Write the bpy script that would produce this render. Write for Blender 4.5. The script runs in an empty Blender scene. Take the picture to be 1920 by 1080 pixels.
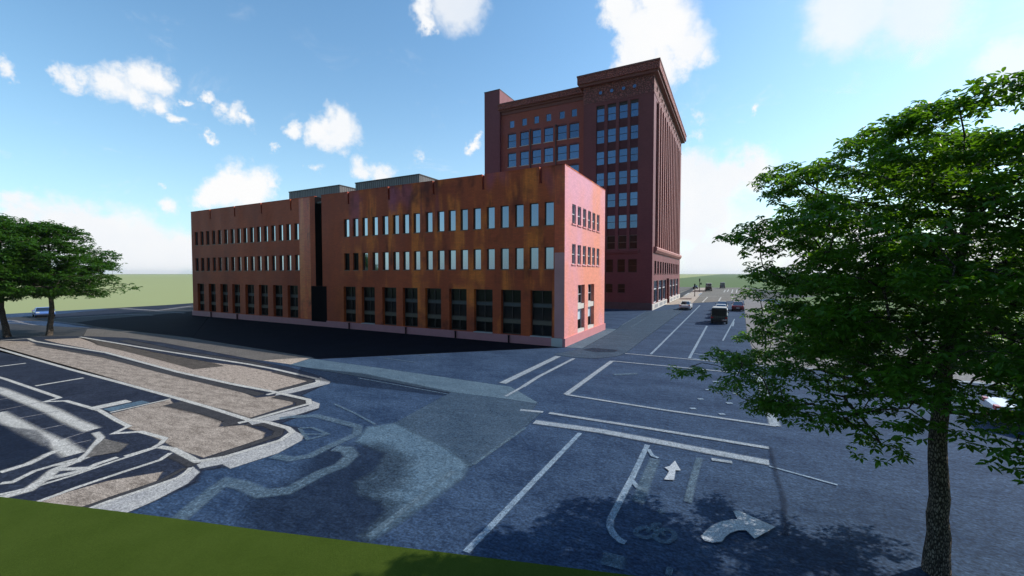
import bpy, bmesh, math, random
import numpy as np
from mathutils import Vector, Matrix
random.seed(7)
S = bpy.context.scene
COL = S.collection
Rd = math.radians

# ------------------------------------------------------------------ viewpoint
FPX = 789.0; CAMH = 6.3
PITCH = math.atan(27/FPX); YAW = Rd(27.7)
FW = Vector((-math.sin(YAW)*math.cos(PITCH), math.cos(YAW)*math.cos(PITCH), -math.sin(PITCH)))
RT = Vector((math.cos(YAW), math.sin(YAW), 0)); UP = RT.cross(FW)
def ray(px, py): return FW + RT*((px-960)/FPX) + UP*((540-py)/FPX)
def G(px, py, z=0.0):                         # survey point: picture point -> ground
    d = ray(px, py); t = (z-CAMH)/d.z
    return (d.x*t, d.y*t)
cam = bpy.data.cameras.new('camera'); co = bpy.data.objects.new('camera', cam); COL.objects.link(co)
cam.sensor_width = 36; cam.lens = FPX/1920*36; cam.clip_start = .1; cam.clip_end = 30000
co.location = (0, 0, CAMH)
co.rotation_euler = Matrix((RT, UP, -FW)).transposed().to_euler()
S.camera = co

# ------------------------------------------------------------------ tagging
def tag(o, label=None, cat=None, group=None, kind=None):
    if label: o['label'] = label
    if cat: o['category'] = cat
    if group: o['group'] = group
    if kind: o['kind'] = kind
    return o
def empty(name, loc=(0,0,0), rz=0, **k):
    o = bpy.data.objects.new(name, None); COL.objects.link(o); o.location = loc; o.rotation_euler.z = rz
    return tag(o, **k)

# ------------------------------------------------------------------ materials
class NT:
    def __init__(s, nt): s.nt = nt; nt.nodes.clear()
    def n(s, t, **k):
        x = s.nt.nodes.new(t)
        for a, b in k.items(): setattr(x, a, b)
        return x
    def l(s, a, b): s.nt.links.new(a, b)
    def math(s, op, a, b=None, c=None, clamp=False):
        m = s.n('ShaderNodeMath', operation=op, use_clamp=clamp)
        for i, v in enumerate((a, b, c)):
            if v is None: continue
            if isinstance(v, (int, float)): m.inputs[i].default_value = v
            else: s.l(v, m.inputs[i])
        return m.outputs[0]
    def mix(s, f, a, b, blend='MIX'):
        m = s.n('ShaderNodeMix', data_type='RGBA', blend_type=blend)
        for i, v in ((0, f), (6, a), (7, b)):
            if isinstance(v, (int, float)): m.inputs[i].default_value = v
            elif isinstance(v, tuple): m.inputs[i].default_value = (*v, 1) if len(v) == 3 else v
            else: s.l(v, m.inputs[i])
        return m.outputs[2]
    def ramp(s, f, a, b):
        m = s.n('ShaderNodeMapRange', interpolation_type='SMOOTHSTEP'); s.l(f, m.inputs[0])
        m.inputs[1].default_value = a; m.inputs[2].default_value = b
        return m.outputs[0]
    def noise(s, vec, scale, detail=3, rough=.5, dim='3D'):
        m = s.n('ShaderNodeTexNoise', noise_dimensions=dim); m.inputs['Scale'].default_value = scale
        m.inputs['Detail'].default_value = detail; m.inputs['Roughness'].default_value = rough
        if vec is not None: s.l(vec, m.inputs['Vector'])
        return m.outputs[0]
    def mapping(s, vec, sc, rot=(0,0,0)):
        m = s.n('ShaderNodeMapping'); m.inputs['Scale'].default_value = sc; m.inputs['Rotation'].default_value = rot; s.l(vec, m.inputs['Vector'])
        return m.outputs[0]
MATS = {}
def new_mat(name):
    m = bpy.data.materials.new(name); m.use_nodes = True; MATS[name] = m
    return m, NT(m.node_tree)
def principled(t, col, rough, spec=.5, bump=None, bstr=.3, bdist=.02, coat=0, metal=0):
    p = t.n('ShaderNodeBsdfPrincipled')
    if isinstance(col, tuple): p.inputs['Base Color'].default_value = (*col, 1)
    else: t.l(col, p.inputs['Base Color'])
    if isinstance(rough, (int, float)): p.inputs['Roughness'].default_value = rough
    else: t.l(rough, p.inputs['Roughness'])
    p.inputs['Specular IOR Level'].default_value = spec
    p.inputs['Coat Weight'].default_value = coat; p.inputs['Metallic'].default_value = metal
    if bump is not None:
        b = t.n('ShaderNodeBump'); b.inputs['Strength'].default_value = bstr; b.inputs['Distance'].default_value = bdist
        t.l(bump, b.inputs['Height']); t.l(b.outputs[0], p.inputs['Normal'])
    return p
def simple(name, col, rough=.5, spec=.5, var=.25, scale=3., coat=0, metal=0, bstr=.1):
    m, t = new_mat(name); tc = t.n('ShaderNodeTexCoord').outputs['Object']
    n = t.noise(tc, scale, 5, .6)
    c = t.mix(n, tuple(v*(1-var) for v in col), tuple(min(1, v*(1+var)) for v in col))
    p = principled(t, c, rough, spec, n, bstr, .01, coat, metal)
    o = t.n('ShaderNodeOutputMaterial'); t.l(p.outputs[0], o.inputs[0]); return m

def ground_mat(name, c1, c2, scale=.5, fine=9., rough=.85, spec=.25, streak=1., contrast=(.3, .7), alpha=1., wear=0., bstr=.25, grain=True):
    """Ground sheet: two tones mixed by broad and fine noise; the vertex attribute 'fade' blends its rim into the sheet below."""
    m, t = new_mat(name)
    tc = t.n('ShaderNodeTexCoord').outputs['Object']
    v = t.mapping(tc, (1, streak, 1), (0, 0, Rd(-25)))
    a = t.ramp(t.noise(v, scale, 5, .65), *contrast)
    b = t.noise(v, fine, 4, .7)
    g = t.noise(tc, fine*7, 2, .6)
    f = t.math('ADD', t.math('MULTIPLY', a, .5), t.math('MULTIPLY', t.ramp(b, .3, .72), .5))
    c = t.mix(f, c1, c2)
    if grain: c = t.mix(t.ramp(g, .35, .68), c, t.mix(1., c, (.52, .52, .52), 'MULTIPLY'))
    g2 = t.noise(v, fine*3.1, 3, .65)
    if grain: c = t.mix(t.ramp(g2, .36, .66), t.mix(1., c, (.70, .70, .70), 'MULTIPLY'), t.mix(1., c, (1.28, 1.28, 1.28), 'MULTIPLY'))
    p = principled(t, c, rough, spec, g, bstr, .02)
    at = t.n('ShaderNodeAttribute', attribute_name='fade')
    al = t.ramp(at.outputs['Fac'], 0., 1.)
    if wear > 0:
        w = t.ramp(t.noise(tc, 5., 6, .75), .3+.25*wear-.25, .3+.25*wear+.22)
        w = t.math('ADD', t.math('MULTIPLY', w, wear), 1-wear)
        al = t.math('MULTIPLY', al, w)
    if alpha < 1: al = t.math('MULTIPLY', al, alpha)
    tr = t.n('ShaderNodeBsdfTransparent'); mx = t.n('ShaderNodeMixShader')
    t.l(al, mx.inputs[0]); t.l(tr.outputs[0], mx.inputs[1]); t.l(p.outputs[0], mx.inputs[2])
    o = t.n('ShaderNodeOutputMaterial'); t.l(mx.outputs[0], o.inputs[0]); return m

asph_blue  = ground_mat('asphalt_blue', (.014, .034, .080), (.062, .108, .190), .28, 2.2, .85, .12, 2.0)
asph_navy  = ground_mat('asphalt_navy', (.009, .013, .028), (.040, .050, .080), .5, 3., .85, .12)
asph_shadow = ground_mat('asphalt_shadow', (.005, .006, .011), (.012, .014, .024), .5, 3., .9, .06)  # dark asphalt, deepened to near black for the building's shadow
asph_grey  = ground_mat('asphalt_grey', (.17, .163, .165), (.29, .28, .28), .35, 2., .85, .2, 2)
asph_warm  = ground_mat('asphalt_warm', (.15, .135, .11), (.25, .23, .20), .2, 1.2, .85, .2, 2)
asph_dim   = ground_mat('asphalt_dim', (.030, .031, .034), (.075, .075, .078), .3, 2., .85, .2, 4)
pave_grey  = ground_mat('pave_grey', (.12, .108, .098), (.19, .172, .155), .5, 4., .85, .2)
pave_sand  = ground_mat('pave_sand', (.38, .31, .25), (.60, .50, .41), .4, 3., .85, .2)
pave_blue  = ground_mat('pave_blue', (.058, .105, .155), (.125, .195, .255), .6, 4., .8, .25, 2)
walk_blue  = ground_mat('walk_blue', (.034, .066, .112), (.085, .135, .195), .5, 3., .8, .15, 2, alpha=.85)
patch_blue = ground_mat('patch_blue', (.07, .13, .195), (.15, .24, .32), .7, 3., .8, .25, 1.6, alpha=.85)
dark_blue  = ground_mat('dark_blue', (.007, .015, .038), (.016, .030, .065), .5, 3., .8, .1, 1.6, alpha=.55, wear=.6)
gravel     = ground_mat('gravel', (.07, .05, .04), (.66, .55, .46), 2.6, 7., .9, .1, 3, (.25, .6), bstr=.6)
gravel_dk  = ground_mat('gravel_dark', (.05, .045, .04), (.16, .135, .115), 1.2, 6., .9, .1, 3, bstr=.6)
sand       = ground_mat('sand', (.17, .135, .11), (.56, .475, .40), 1.1, 5., .9, .1, 3, bstr=.5)
shrub_bed  = ground_mat('brown_bed', (.09, .05, .04), (.16, .10, .08), 1, 5., .9, .1)
conc       = ground_mat('concrete', (.33, .33, .34), (.52, .51, .49), 1., 6., .8, .2)
paint_w    = ground_mat('paint_white', (.27, .33, .39), (.42, .47, .52), 1., 7., .7, .2, wear=.45)
paint_arrow= ground_mat('paint_arrow', (.42, .47, .53), (.58, .63, .68), 1., 7., .7, .2, wear=.2)
paint_faint= ground_mat('paint_faint', (.10, .17, .24), (.18, .26, .33), .6, 3., .8, .1, wear=.35, alpha=.6)
paint_line = ground_mat('paint_line', (.20, .30, .42), (.34, .44, .54), 1., 7., .7, .3, wear=.6)
kerb_w     = ground_mat('kerb_white', (.42, .41, .38), (.66, .64, .60), 1., 6., .8, .2)
dark_rim   = ground_mat('dark_rim', (.03, .03, .036), (.065, .062, .065), 1., 6., .85, .2)
bed_pale   = ground_mat('pale_strip', (.20, .19, .20), (.38, .37, .38), 1., 4., .85, .2, wear=.5, alpha=.9)
grass_m    = ground_mat('grass', (.068, .112, .012), (.100, .150, .022), .7, 30., .95, .05, bstr=1.)
field_sunlit     = ground_mat('field_sunlit', (.30, .33, .155), (.31, .34, .165), .004, .03, .95, .05, 1, grain=False)
field_m    = ground_mat('field', (.11, .16, .07), (.125, .175, .08), .003, .02, .95, .05, 1, grain=False)
field_shade   = ground_mat('field_shaded', (.03, .055, .04), (.05, .08, .06), .004, .02, .95, .05, 3)  # darker green standing in for a cloud shadow on the plain

def brick_mat(name, base, base2, reflect_tint=None, gloss=.42, spec=.6, coat=.3, sheen=.0, purple=None, mask_x=None):
    m, t = new_mat(name); tc = t.n('ShaderNodeTexCoord').outputs['Object']
    sx = t.n('ShaderNodeSeparateXYZ'); t.l(tc, sx.inputs[0])
    u = t.math('ADD', sx.outputs[0], sx.outputs[1])
    cb = t.n('ShaderNodeCombineXYZ'); t.l(u, cb.inputs[0]); t.l(sx.outputs[2], cb.inputs[1])
    big = t.noise(t.mapping(tc, (.16, .16, .10)), 1., 4, .6)
    c = t.mix(t.ramp(big, .3, .7), base, base2)
    if reflect_tint:  # reflections on the glossy wall, painted as orange, purple and dark streaks
        v = t.mapping(tc, (.62, .62, .085))
        st = t.ramp(t.noise(v, 1., 4, .6), .45, .62)
        st2 = t.ramp(t.noise(t.mapping(tc, (.35, .35, .3)), 1., 3, .5), .36, .56)
        f = t.math('MULTIPLY', st, st2)
        pu = t.ramp(t.noise(t.mapping(tc, (.30, .30, .12), (0, 0, 1)), 1., 2, .5), .5, .68)
        dk = t.ramp(t.noise(t.mapping(tc, (.45, .45, .30), (0, 0, 2)), 1., 3, .6), .52, .7)
        if mask_x is not None:
            mk = t.ramp(sx.outputs[0], *mask_x); f = t.math('MULTIPLY', f, mk); pu = t.math('MULTIPLY', pu, mk); dk = t.math('MULTIPLY', dk, mk)
        hi = t.ramp(sx.outputs[2], 10., 14.)
        if purple: c = t.mix(t.math('MULTIPLY', t.math('MULTIPLY', pu, hi), .75), c, purple)
        c = t.mix(t.math('MULTIPLY', dk, .8), c, tuple(v*.28 for v in base))
        c = t.mix(t.math('MULTIPLY', f, .95), c, reflect_tint)
    br = t.n('ShaderNodeTexBrick'); t.l(cb.outputs[0], br.inputs['Vector'])
    br.inputs['Scale'].default_value = 1.; br.inputs['Brick Width'].default_value = .42; br.inputs['Row Height'].default_value = .14
    br.inputs['Mortar Size'].default_value = .012; br.inputs['Mortar Smooth'].default_value = .5
    br.inputs['Color1'].default_value = (1, 1, 1, 1); br.inputs['Color2'].default_value = (.82, .80, .80, 1); br.inputs['Mortar'].default_value = (.7, .66, .64, 1)
    c = t.mix(.8, c, br.outputs[0], 'MULTIPLY')
    c = t.mix(.35, c, t.mix(1., c, t.mix(t.noise(tc, 5., 5, .7), (.55, .55, .55), (1.35, 1.35, 1.35)), 'MULTIPLY'))
    r = t.math('ADD', t.math('MULTIPLY', t.noise(t.mapping(tc, (.5, .5, .12)), 1., 3, .5), .25), gloss-.12)
    p = principled(t, c, r, spec, br.outputs[1], .08, .01, coat)
    p.inputs['Coat Roughness'].default_value = .35
    p.inputs['Sheen Weight'].default_value = sheen; p.inputs['Specular Tint'].default_value = (1., .66, .74, 1); p.inputs['Sheen Roughness'].default_value = .45; p.inputs['Sheen Tint'].default_value = (1., .62, .70, 1)
    o = t.n('ShaderNodeOutputMaterial'); t.l(p.outputs[0], o.inputs[0]); return m
brick_low = brick_mat('brick_orange', (.42, .074, .022), (.64, .118, .030), reflect_tint=(1., .25, .035), purple=(.48, .12, .22), mask_x=(0, 8), coat=0, sheen=0, gloss=.62, spec=.45)
brick_sunlit = brick_mat('brick_sunlit', (.84, .30, .19), (.74, .34, .43), coat=0, sheen=0, gloss=.6, spec=.6)  # the orange brick's pink in direct sun, painted into its colour
terracotta_sunlit = brick_mat('terracotta_sunlit', (.40, .175, .15), (.48, .215, .185), coat=0, sheen=0, gloss=.6, spec=.6)  # paler copy of the dark red brick, sunlit tone painted in
brick_red = brick_mat('brick_dark_red', (.165, .052, .056), (.21, .065, .068), gloss=.6, coat=0, spec=.5, sheen=0)
spandrel_m = brick_mat('spandrel', (.085, .026, .032), (.11, .034, .038), gloss=.6, spec=.4, coat=0)
brick_wing = brick_mat('brick_wing', (.36, .10, .065), (.31, .10, .095), gloss=.66, coat=0, spec=.4, sheen=0)
rust_panel = brick_mat('rust_panel', (.92, .15, .032), (.66, .09, .022), reflect_tint=(1., .25, .05), gloss=.4, coat=.1)
granite = simple('pink_granite', (.55, .22, .23), .45, .5, .15, 1.5)
smooth_pink = simple('smooth_pink', (.60, .26, .25), .35, .5, .3, .5, coat=.1)
pale_stone = simple('pale_stone', (.60, .55, .50), .6, .4, .12, 2.)
grey_stone = simple('grey_stone', (.30, .29, .30), .7, .3, .25, 1.5)
dark_plinth = simple('dark_plinth', (.10, .075, .08), .6, .3, .35, 1.2)
tan_band = simple('tan_band', (.15, .12, .085), .6, .3, .2, 3.)
grey_band = simple('grey_band', (.10, .105, .10), .6, .3, .2, 3.)
cap_dark = simple('cap_dark', (.05, .045, .05), .5, .4)
cap_brown = simple('cap_brown', (.18, .06, .05), .55, .4)
frame_dark = simple('frame_dark', (.045, .030, .025), .4, .5)
frame_tan = simple('frame_tan', (.28, .15, .09), .5, .4)
frame_grey = simple('frame_grey', (.20, .18, .15), .5, .4)
frame_pale = simple('frame_pale', (.62, .60, .62), .5, .4)
scup = simple('scupper_red', (.30, .035, .018), .5, .4)
void = simple('recess_shade_black', (.007, .006, .007), .8, .03)
roof_m = simple('roof', (.22, .21, .20), .9, .2)
blind = simple('blind', (.55, .66, .74), .4, .6, .05)

def glass_mat(name, tint, fac, base=(.01, .012, .014), rough=.04, wob=.02):
    m, t = new_mat(name); tc = t.n('ShaderNodeTexCoord').outputs['Object']
    b = t.n('ShaderNodeBump'); b.inputs['Strength'].default_value = wob; b.inputs['Distance'].default_value = .2
    geo = t.n('ShaderNodeNewGeometry').outputs['Position']
    n = t.noise(geo, .7, 2, .5); t.l(n, b.inputs['Height'])
    p = principled(t, base, .3, .12); g = t.n('ShaderNodeBsdfGlossy'); g.inputs['Color'].default_value = (*tint, 1); g.inputs['Roughness'].default_value = rough
    t.l(b.outputs[0], g.inputs['Normal'])
    mx = t.n('ShaderNodeMixShader')
    rnd = t.n('ShaderNodeObjectInfo').outputs['Random']; t.l(t.math('MULTIPLY_ADD', rnd, fac*.35, fac*.80), mx.inputs[0])
    t.l(p.outputs[0], mx.inputs[1]); t.l(g.outputs[0], mx.inputs[2])
    o = t.n('ShaderNodeOutputMaterial'); t.l(mx.outputs[0], o.inputs[0]); return m
glass_sky = glass_mat('glass_sky', (.76, .86, .96), .60)
glass_dark = glass_mat('glass_dark', (.6, .75, 1.), .015, (.006, .006, .006))
glass_mid = glass_mat('glass_mid', (.52, .70, .92), .44)

def carved_mat(name, base, scale=2.2, strength=.9):
    m, t = new_mat(name); tc = t.n('ShaderNodeTexCoord').outputs['Object']
    vo = t.n('ShaderNodeTexVoronoi', feature='DISTANCE_TO_EDGE'); vo.inputs['Scale'].default_value = scale; t.l(tc, vo.inputs['Vector'])
    n = t.noise(tc, scale*2.5, 4, .7)
    h = t.math('ADD', t.ramp(vo.outputs['Distance'], 0., .22), n)
    c = t.mix(t.ramp(h, .5, 1.4), tuple(v*.45 for v in base), tuple(v*1.25 for v in base))
    p = principled(t, c, .6, .4, h, strength, .12)
    o = t.n('ShaderNodeOutputMaterial'); t.l(p.outputs[0], o.inputs[0]); return m
carved = carved_mat('carved_frieze', (.26, .09, .085))
carved_band = carved_mat('carved_band', (.36, .105, .085), 3.4, 1.)
def ribbed_mat(name, base, pitch=.35):
    m, t = new_mat(name); tc = t.n('ShaderNodeTexCoord').outputs['Object']
    sx = t.n('ShaderNodeSeparateXYZ'); t.l(tc, sx.inputs[0]); u = t.math('ADD', sx.outputs[0], sx.outputs[1])
    s = t.math('SINE', t.math('MULTIPLY', u, 2*math.pi/pitch))
    n = t.noise(t.mapping(tc, (1.2, 1.2, .15)), 1., 4, .6)
    c = t.mix(n, tuple(v*.55 for v in base), tuple(v*1.4 for v in base))
    c = t.mix(t.ramp(s, .3, 1.), c, t.mix(1., c, (.55, .55, .55), 'MULTIPLY'))
    p = principled(t, c, .5, .4, s, .6, .04)
    o = t.n('ShaderNodeOutputMaterial'); t.l(p.outputs[0], o.inputs[0]); return m
ribbed = ribbed_mat('ribbed_cladding', (.17, .16, .16))

# ------------------------------------------------------------------ mesh builder
class MB:
    def __init__(s): s.v = []; s.f = []
    def poly(s, pts):
        b = len(s.v); s.v += [tuple(p) for p in pts]; s.f.append(tuple(range(b, b+len(pts))))
    def box(s, x0, x1, y0, y1, z0, z1):
        if x0 > x1: x0, x1 = x1, x0
        if y0 > y1: y0, y1 = y1, y0
        b = len(s.v)
        s.v += [(x, y, z) for z in (z0, z1) for x, y in ((x0, y0), (x1, y0), (x1, y1), (x0, y1))]
        for q in ((0,3,2,1), (4,5,6,7), (0,1,5,4), (1,2,6,5), (2,3,7,6), (3,0,4,7)): s.f.append(tuple(b+i for i in q))
    def prism(s, prof, w0, w1, axis='x'):        # prof: list of (a, b); extruded along axis
        n = len(prof); b = len(s.v)
        for w in (w0, w1):
            for p, q in prof: s.v.append((w, p, q) if axis == 'x' else (p, w, q) if axis == 'y' else (p, q, w))
        s.f.append(tuple(range(b+n-1, b-1, -1))); s.f.append(tuple(range(b+n, b+2*n)))
        for i in range(n): j = (i+1) % n; s.f.append((b+i, b+j, b+n+j, b+n+i))
    def ring_loft(s, rings, cap=True):
        n = len(rings[0]); b = len(s.v)
        for r in rings: s.v += [tuple(p) for p in r]
        for k in range(len(rings)-1):
            for i in range(n):
                j = (i+1) % n; s.f.append((b+k*n+i, b+k*n+j, b+(k+1)*n+j, b+(k+1)*n+i))
        if cap:
            s.f.append(tuple(range(b+n-1, b-1, -1))); e = b+(len(rings)-1)*n; s.f.append(tuple(range(e, e+n)))
    def cyl(s, c, r, h, axis='z', n=16, r2=None):
        r2 = r if r2 is None else r2; rings = []
        for k, rr in ((0, r), (1, r2)):
            ring = []
            for i in range(n):
                a = 2*math.pi*i/n; u, w = rr*math.cos(a), rr*math.sin(a)
                if axis == 'z': ring.append((c[0]+u, c[1]+w, c[2]+k*h))
                elif axis == 'x': ring.append((c[0]+k*h, c[1]+u, c[2]+w))
                else: ring.append((c[0]+u, c[1]+k*h, c[2]+w))
            rings.append(ring)
        s.ring_loft(rings)
    def build(s, name, m, parent=None, bevel=0, smooth=False, **k):
        me = bpy.data.meshes.new(name); me.from_pydata(s.v, [], s.f); me.materials.append(m)
        if bevel or True:
            bm = bmesh.new(); bm.from_mesh(me); bmesh.ops.recalc_face_normals(bm, faces=bm.faces)
            if bevel:
                bmesh.ops.remove_doubles(bm, verts=bm.verts, dist=1e-4)
                es = [e for e in bm.edges if len(e.link_faces) == 2 and e.calc_face_angle(0) > .5]
                bmesh.ops.bevel(bm, geom=es, offset=bevel, segments=2, affect='EDGES', profile=.6)
            bm.to_mesh(me); bm.free()
        if smooth: me.polygons.foreach_set('use_smooth', [True]*len(me.polygons))
        o = bpy.data.objects.new(name, me); COL.objects.link(o); o.parent = parent
        return tag(o, **k)

# ------------------------------------------------------------------ ground sheets
LAYER = [0.0]
def nz():
    LAYER[0] += .0004; return LAYER[0]
def mesh_fade(name, verts, faces, fade, m, kind='structure'):
    me = bpy.data.meshes.new(name); me.from_pydata(verts, [], faces); me.materials.append(m)
    a = me.attributes.new('fade', 'FLOAT', 'POINT'); a.data.foreach_set('value', fade)
    bm = bmesh.new(); bm.from_mesh(me)
    for f in bm.faces: f.normal_update()
    bmesh.ops.reverse_faces(bm, faces=[f for f in bm.faces if f.normal.z < 0]); bm.to_mesh(me); bm.free()
    o = bpy.data.objects.new(name, me); COL.objects.link(o); return tag(o, kind=kind)
def sheet(name, pts, m, soft=.12, world=False):
    P = [Vector(p) if world else Vector(G(*p)) for p in pts]
    n = len(P); ar = sum(P[i].x*P[(i+1) % n].y-P[(i+1) % n].x*P[i].y for i in range(n))
    if ar < 0: P.reverse()
    z = nz(); out = []
    for i in range(n):
        a, b, c = P[i-1], P[i], P[(i+1) % n]
        d1 = (b-a).normalized(); d2 = (c-b).normalized()
        n1 = Vector((d1.y, -d1.x)); n2 = Vector((d2.y, -d2.x)); nn = (n1+n2)
        nn = nn.normalized() if nn.length > .2 else n1
        out.append(b+nn*soft)
    v = [(p.x, p.y, z) for p in P]; fade = [1.]*n; f = [tuple(range(n))]
    if soft > 0:
        v += [(p.x, p.y, z) for p in out]; fade += [0.]*n
        f += [(i, n+i, n+(i+1) % n, (i+1) % n) for i in range(n)]
    return mesh_fade(name, v, f, fade, m)
def strips(name, lines, m, w=.3, soft=.5, world=False):
    """One object of painted lines: each (points[, width]); flat, with soft edges."""
    v = []; f = []; fade = []
    for L in lines:
        LAYER[0] += .0002; z = LAYER[0]
        pts, ww = (L[0], L[1]) if isinstance(L, tuple) and isinstance(L[0], list) else (L, w)
        P = [Vector(p) if world else Vector(G(*p)) for p in pts]; n = len(P)
        b = len(v)
        for i in range(n):
            if i == 0: d = (P[1]-P[0]).normalized(); k = 1
            elif i == n-1: d = (P[-1]-P[-2]).normalized(); k = 1
            else:
                d1 = (P[i]-P[i-1]).normalized(); d2 = (P[i+1]-P[i]).normalized(); d = d1+d2
                d = d.normalized() if d.length > .3 else d1
                k = 1/max(.55, d.dot(d1))
            nrm = Vector((-d.y, d.x))*k
            for s_, fd in ((-1, 0), (-(1-soft), 1), (1-soft, 1), (1, 0)):
                q = P[i]+nrm*ww*.5*s_*(1+soft*.5); v.append((q.x, q.y, z)); fade.append(fd)
        for i in range(n-1):
            for j in range(3): f.append((b+i*4+j, b+i*4+j+1, b+i*4+4+j+1, b+i*4+4+j))
    return mesh_fade(name, v, f, fade, m)
def kerb(name, pts, m, w=.3):
    return strips(name, [(pts, w)], m, soft=.4)
c2 = lambda *L: [(x/3, 620+y/3) for x, y in L]
cA = lambda *L: [(x/5.333, 540+y/5.333) for x, y in L]
c3 = lambda *L: [(500+x/2.455, 640+y/2.455) for x, y in L]
c4 = lambda *L: [(1000+x/2.454, 640+y/2.454) for x, y in L]
c5 = lambda *L: [(1040+x/7.715, 540+y/7.715) for x, y in L]
c7 = lambda *L: [(1120+x/5.4, 480+y/5.4) for x, y in L]
c8 = lambda *L: [(1260+x/10.8, 515+y/10.8) for x, y in L]
c9 = lambda *L: [(1480+x/4.364, 500+y/4.364) for x, y in L]
cL = lambda *L: [(x/3.856, 700+y/3.856) for x, y in L]

BIG = 9000
sheet('ground', [(-BIG, -BIG), (BIG, -BIG), (BIG, BIG), (-BIG, BIG)], field_m, 0, True)
sheet('field_sunlit', [(-BIG, -300), (-99, -300), (-99, 60), (-60, 190), (-150, BIG), (-BIG, BIG)], field_sunlit, 3, True)  # same plain, painted paler where the sun reaches it
sheet('far_field_shadow', [(60, 420), (900, 700), (5200, 1600), (5200, 2500), (300, 1100)], field_shade, 20, True)  # cloud shadow laid on the plain as a dark sheet
# the paved district: one asphalt sheet
sheet('road', [(-100.5, -24), (-18.1, 3.6), (-13, 5.2), (-10, 6.1), (-2.1, 8.6), (30, 18.9), (60, 26), (60, 60), (22.2, 60), (18.4, 63), (21, 91), (12, 94), (6.5, 150), (6, 212), (-24, 197), (-100.5, 100)], asph_blue, .05, True)
# far part of the street, left side road, lots
sheet('road', [(-60, 33), (-12.6, 88.5), (-6.0, 100.7), (1.8, 113.1), (20, 140), (7, 213), (-27, 196), (-100.4, 120), (-100.4, 33)], asph_dim, .6, True)
sheet('road', c8((150, 350), (400, 575), (600, 560), (1500, 515), (1800, 500), (1500, 262), (1080, 262), (670, 262), (450, 262)), asph_warm, 1.)
sheet('road', c8((-300, 250), (155, 250), (440, 252), (100, 350), (-300, 420)), pave_grey, .5)
sheet('pavement', c8((-120, 590), (0, 560), (230, 450), (350, 370), (450, 265), (680, 265), (600, 370), (480, 500), (400, 574), (0, 606), (-120, 612)), pave_sand, .4)
sheet('road', c8((440, 255), (480, 265), (340, 375), (100, 470), (60, 430)), asph_dim, .4)  # dark diagonal strip of road with a shadow painted in
sheet('planting_bed', c8((170, 480), (400, 478), (380, 502), (150, 500)), shrub_bed, .1)
sheet('planting_bed', c8((480, 310), (690, 318), (680, 345), (380, 352)), shrub_bed, .3)
sheet('parking_lot', [(1395, 560), (1440, 566), (1480, 577), (1560, 579), (1640, 583), (1725, 618), (1838, 629), (2100, 640), (2100, 735), (1920, 723), (1732, 708.5), (1510, 690), (1420, 682), (1402, 620)], asph_grey, .2)
strips('road_marking', [([(1395, 684), (1510, 691), (1732, 709.5), (1920, 724), (2000, 730)], .5), (c9((330, 380), (520, 475)), .35), (c9((1060, 520), (1200, 560), (1560, 575)), 1.2), (c9((500, 355), (680, 362)), 1.5), (c9((1310, 625), (1420, 630)), .4), ([(1500, 640), (1560, 665)], .3), ([(1590, 600), (1680, 650)], .3)], paint_w)
# left: side street, pavement, field edge roads
sheet('road', cA((-500, 330), (0, 300), (500, 275), (850, 235), (1215, 205), (1400, 190), (1920, 152), (2300, 130), (2400, 420), (1920, 500), (1000, 400), (560, 335), (0, 320), (-500, 380)), asph_dim, .3)
sheet('road', [(-76, 26), (-60, 21.8), (-27, 20.7), (-12.9, 33.7), (-12.7, 33.9), (-72.5, 33.9), (-78, 33)], asph_shadow, .15, True)  # painted in the outline of the long building's cast shadow
sheet('road', cA((780, 345), (1000, 315), (1530, 270), (1920, 235), (2100, 260), (1920, 495), (1050, 395)), asph_shadow, .3)  # west end of the same painted building shadow
sheet('road', cA((560, 265), (850, 235), (1215, 205), (1400, 190), (1920, 152), (1920, 165), (1580, 215), (1300, 255), (560, 300)), asph_navy, .3)
strips('road_marking', [(cA((1215, 205), (1580, 225), (1920, 180)), 1.2), (cA((560, 305), (1250, 265), (1530, 272)), .7), (cA((540, 335), (850, 370)), .35), (cA((200, 345), (450, 390)), .35), (cA((0, 318), (140, 325), (220, 345)), .5), (cA((1550, 235), (1850, 250)), .6), (cA((0, 345), (200, 350)), .4)], bed_pale)
sheet('road', cA((-600, 360), (0, 355), (700, 395), (1050, 400), (1920, 500), (1920, 600), (1250, 500), (840, 487), (350, 520), (0, 520), (-600, 560)), asph_dim, .3)
sheet('pavement', [(165, 616), (187, 614), (360, 634.5), (583, 670), (588, 672.5), (547, 683), (493, 676), (460, 672), (360, 652), (234, 634), (157, 632)], pave_grey, .15)
sheet('pavement', c2((1480, 168), (1600, 160), (1750, 152), (1640, 190)), pave_sand, .1)
strips('road_marking', [(cA((680, 425), (860, 405), (1040, 405)), .6)], asph_navy)
# parking area
sheet('parking_lot', [(-40, 632), (60, 632), (157, 631), (234, 634), (300, 643), (460, 673), (540, 690), (600, 708), (612, 718), (560, 742), (586, 758), (590, 768), (520, 795), (553, 805), (562, 822), (430, 872), (372, 882), (360, 905), (230, 962), (165, 952), (0, 932), (-80, 925)], asph_navy, .3)
sheet('gravel_bed', c2((250, 50), (470, 42), (850, 125), (1150, 178), (1350, 200), (1700, 268), (1725, 285), (1560, 330), (1530, 345), (1300, 290), (1000, 230), (600, 120), (330, 70)), gravel, .15)
sheet('gravel_bed', c2((450, 42), (620, 70), (860, 125), (1150, 178), (1250, 200), (1100, 215), (900, 160), (700, 110), (560, 80)), gravel_dk, .3)
sheet('gravel_bed', c2((-250, 60), (0, 58), (160, 62), (200, 78), (600, 150), (1000, 262), (1270, 312), (1420, 375), (1440, 380), (1540, 370), (1640, 398), (1640, 415), (1400, 492), (1180, 430), (1000, 376), (700, 288), (400, 208), (0, 95), (-250, 20)), sand, .12)
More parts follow.
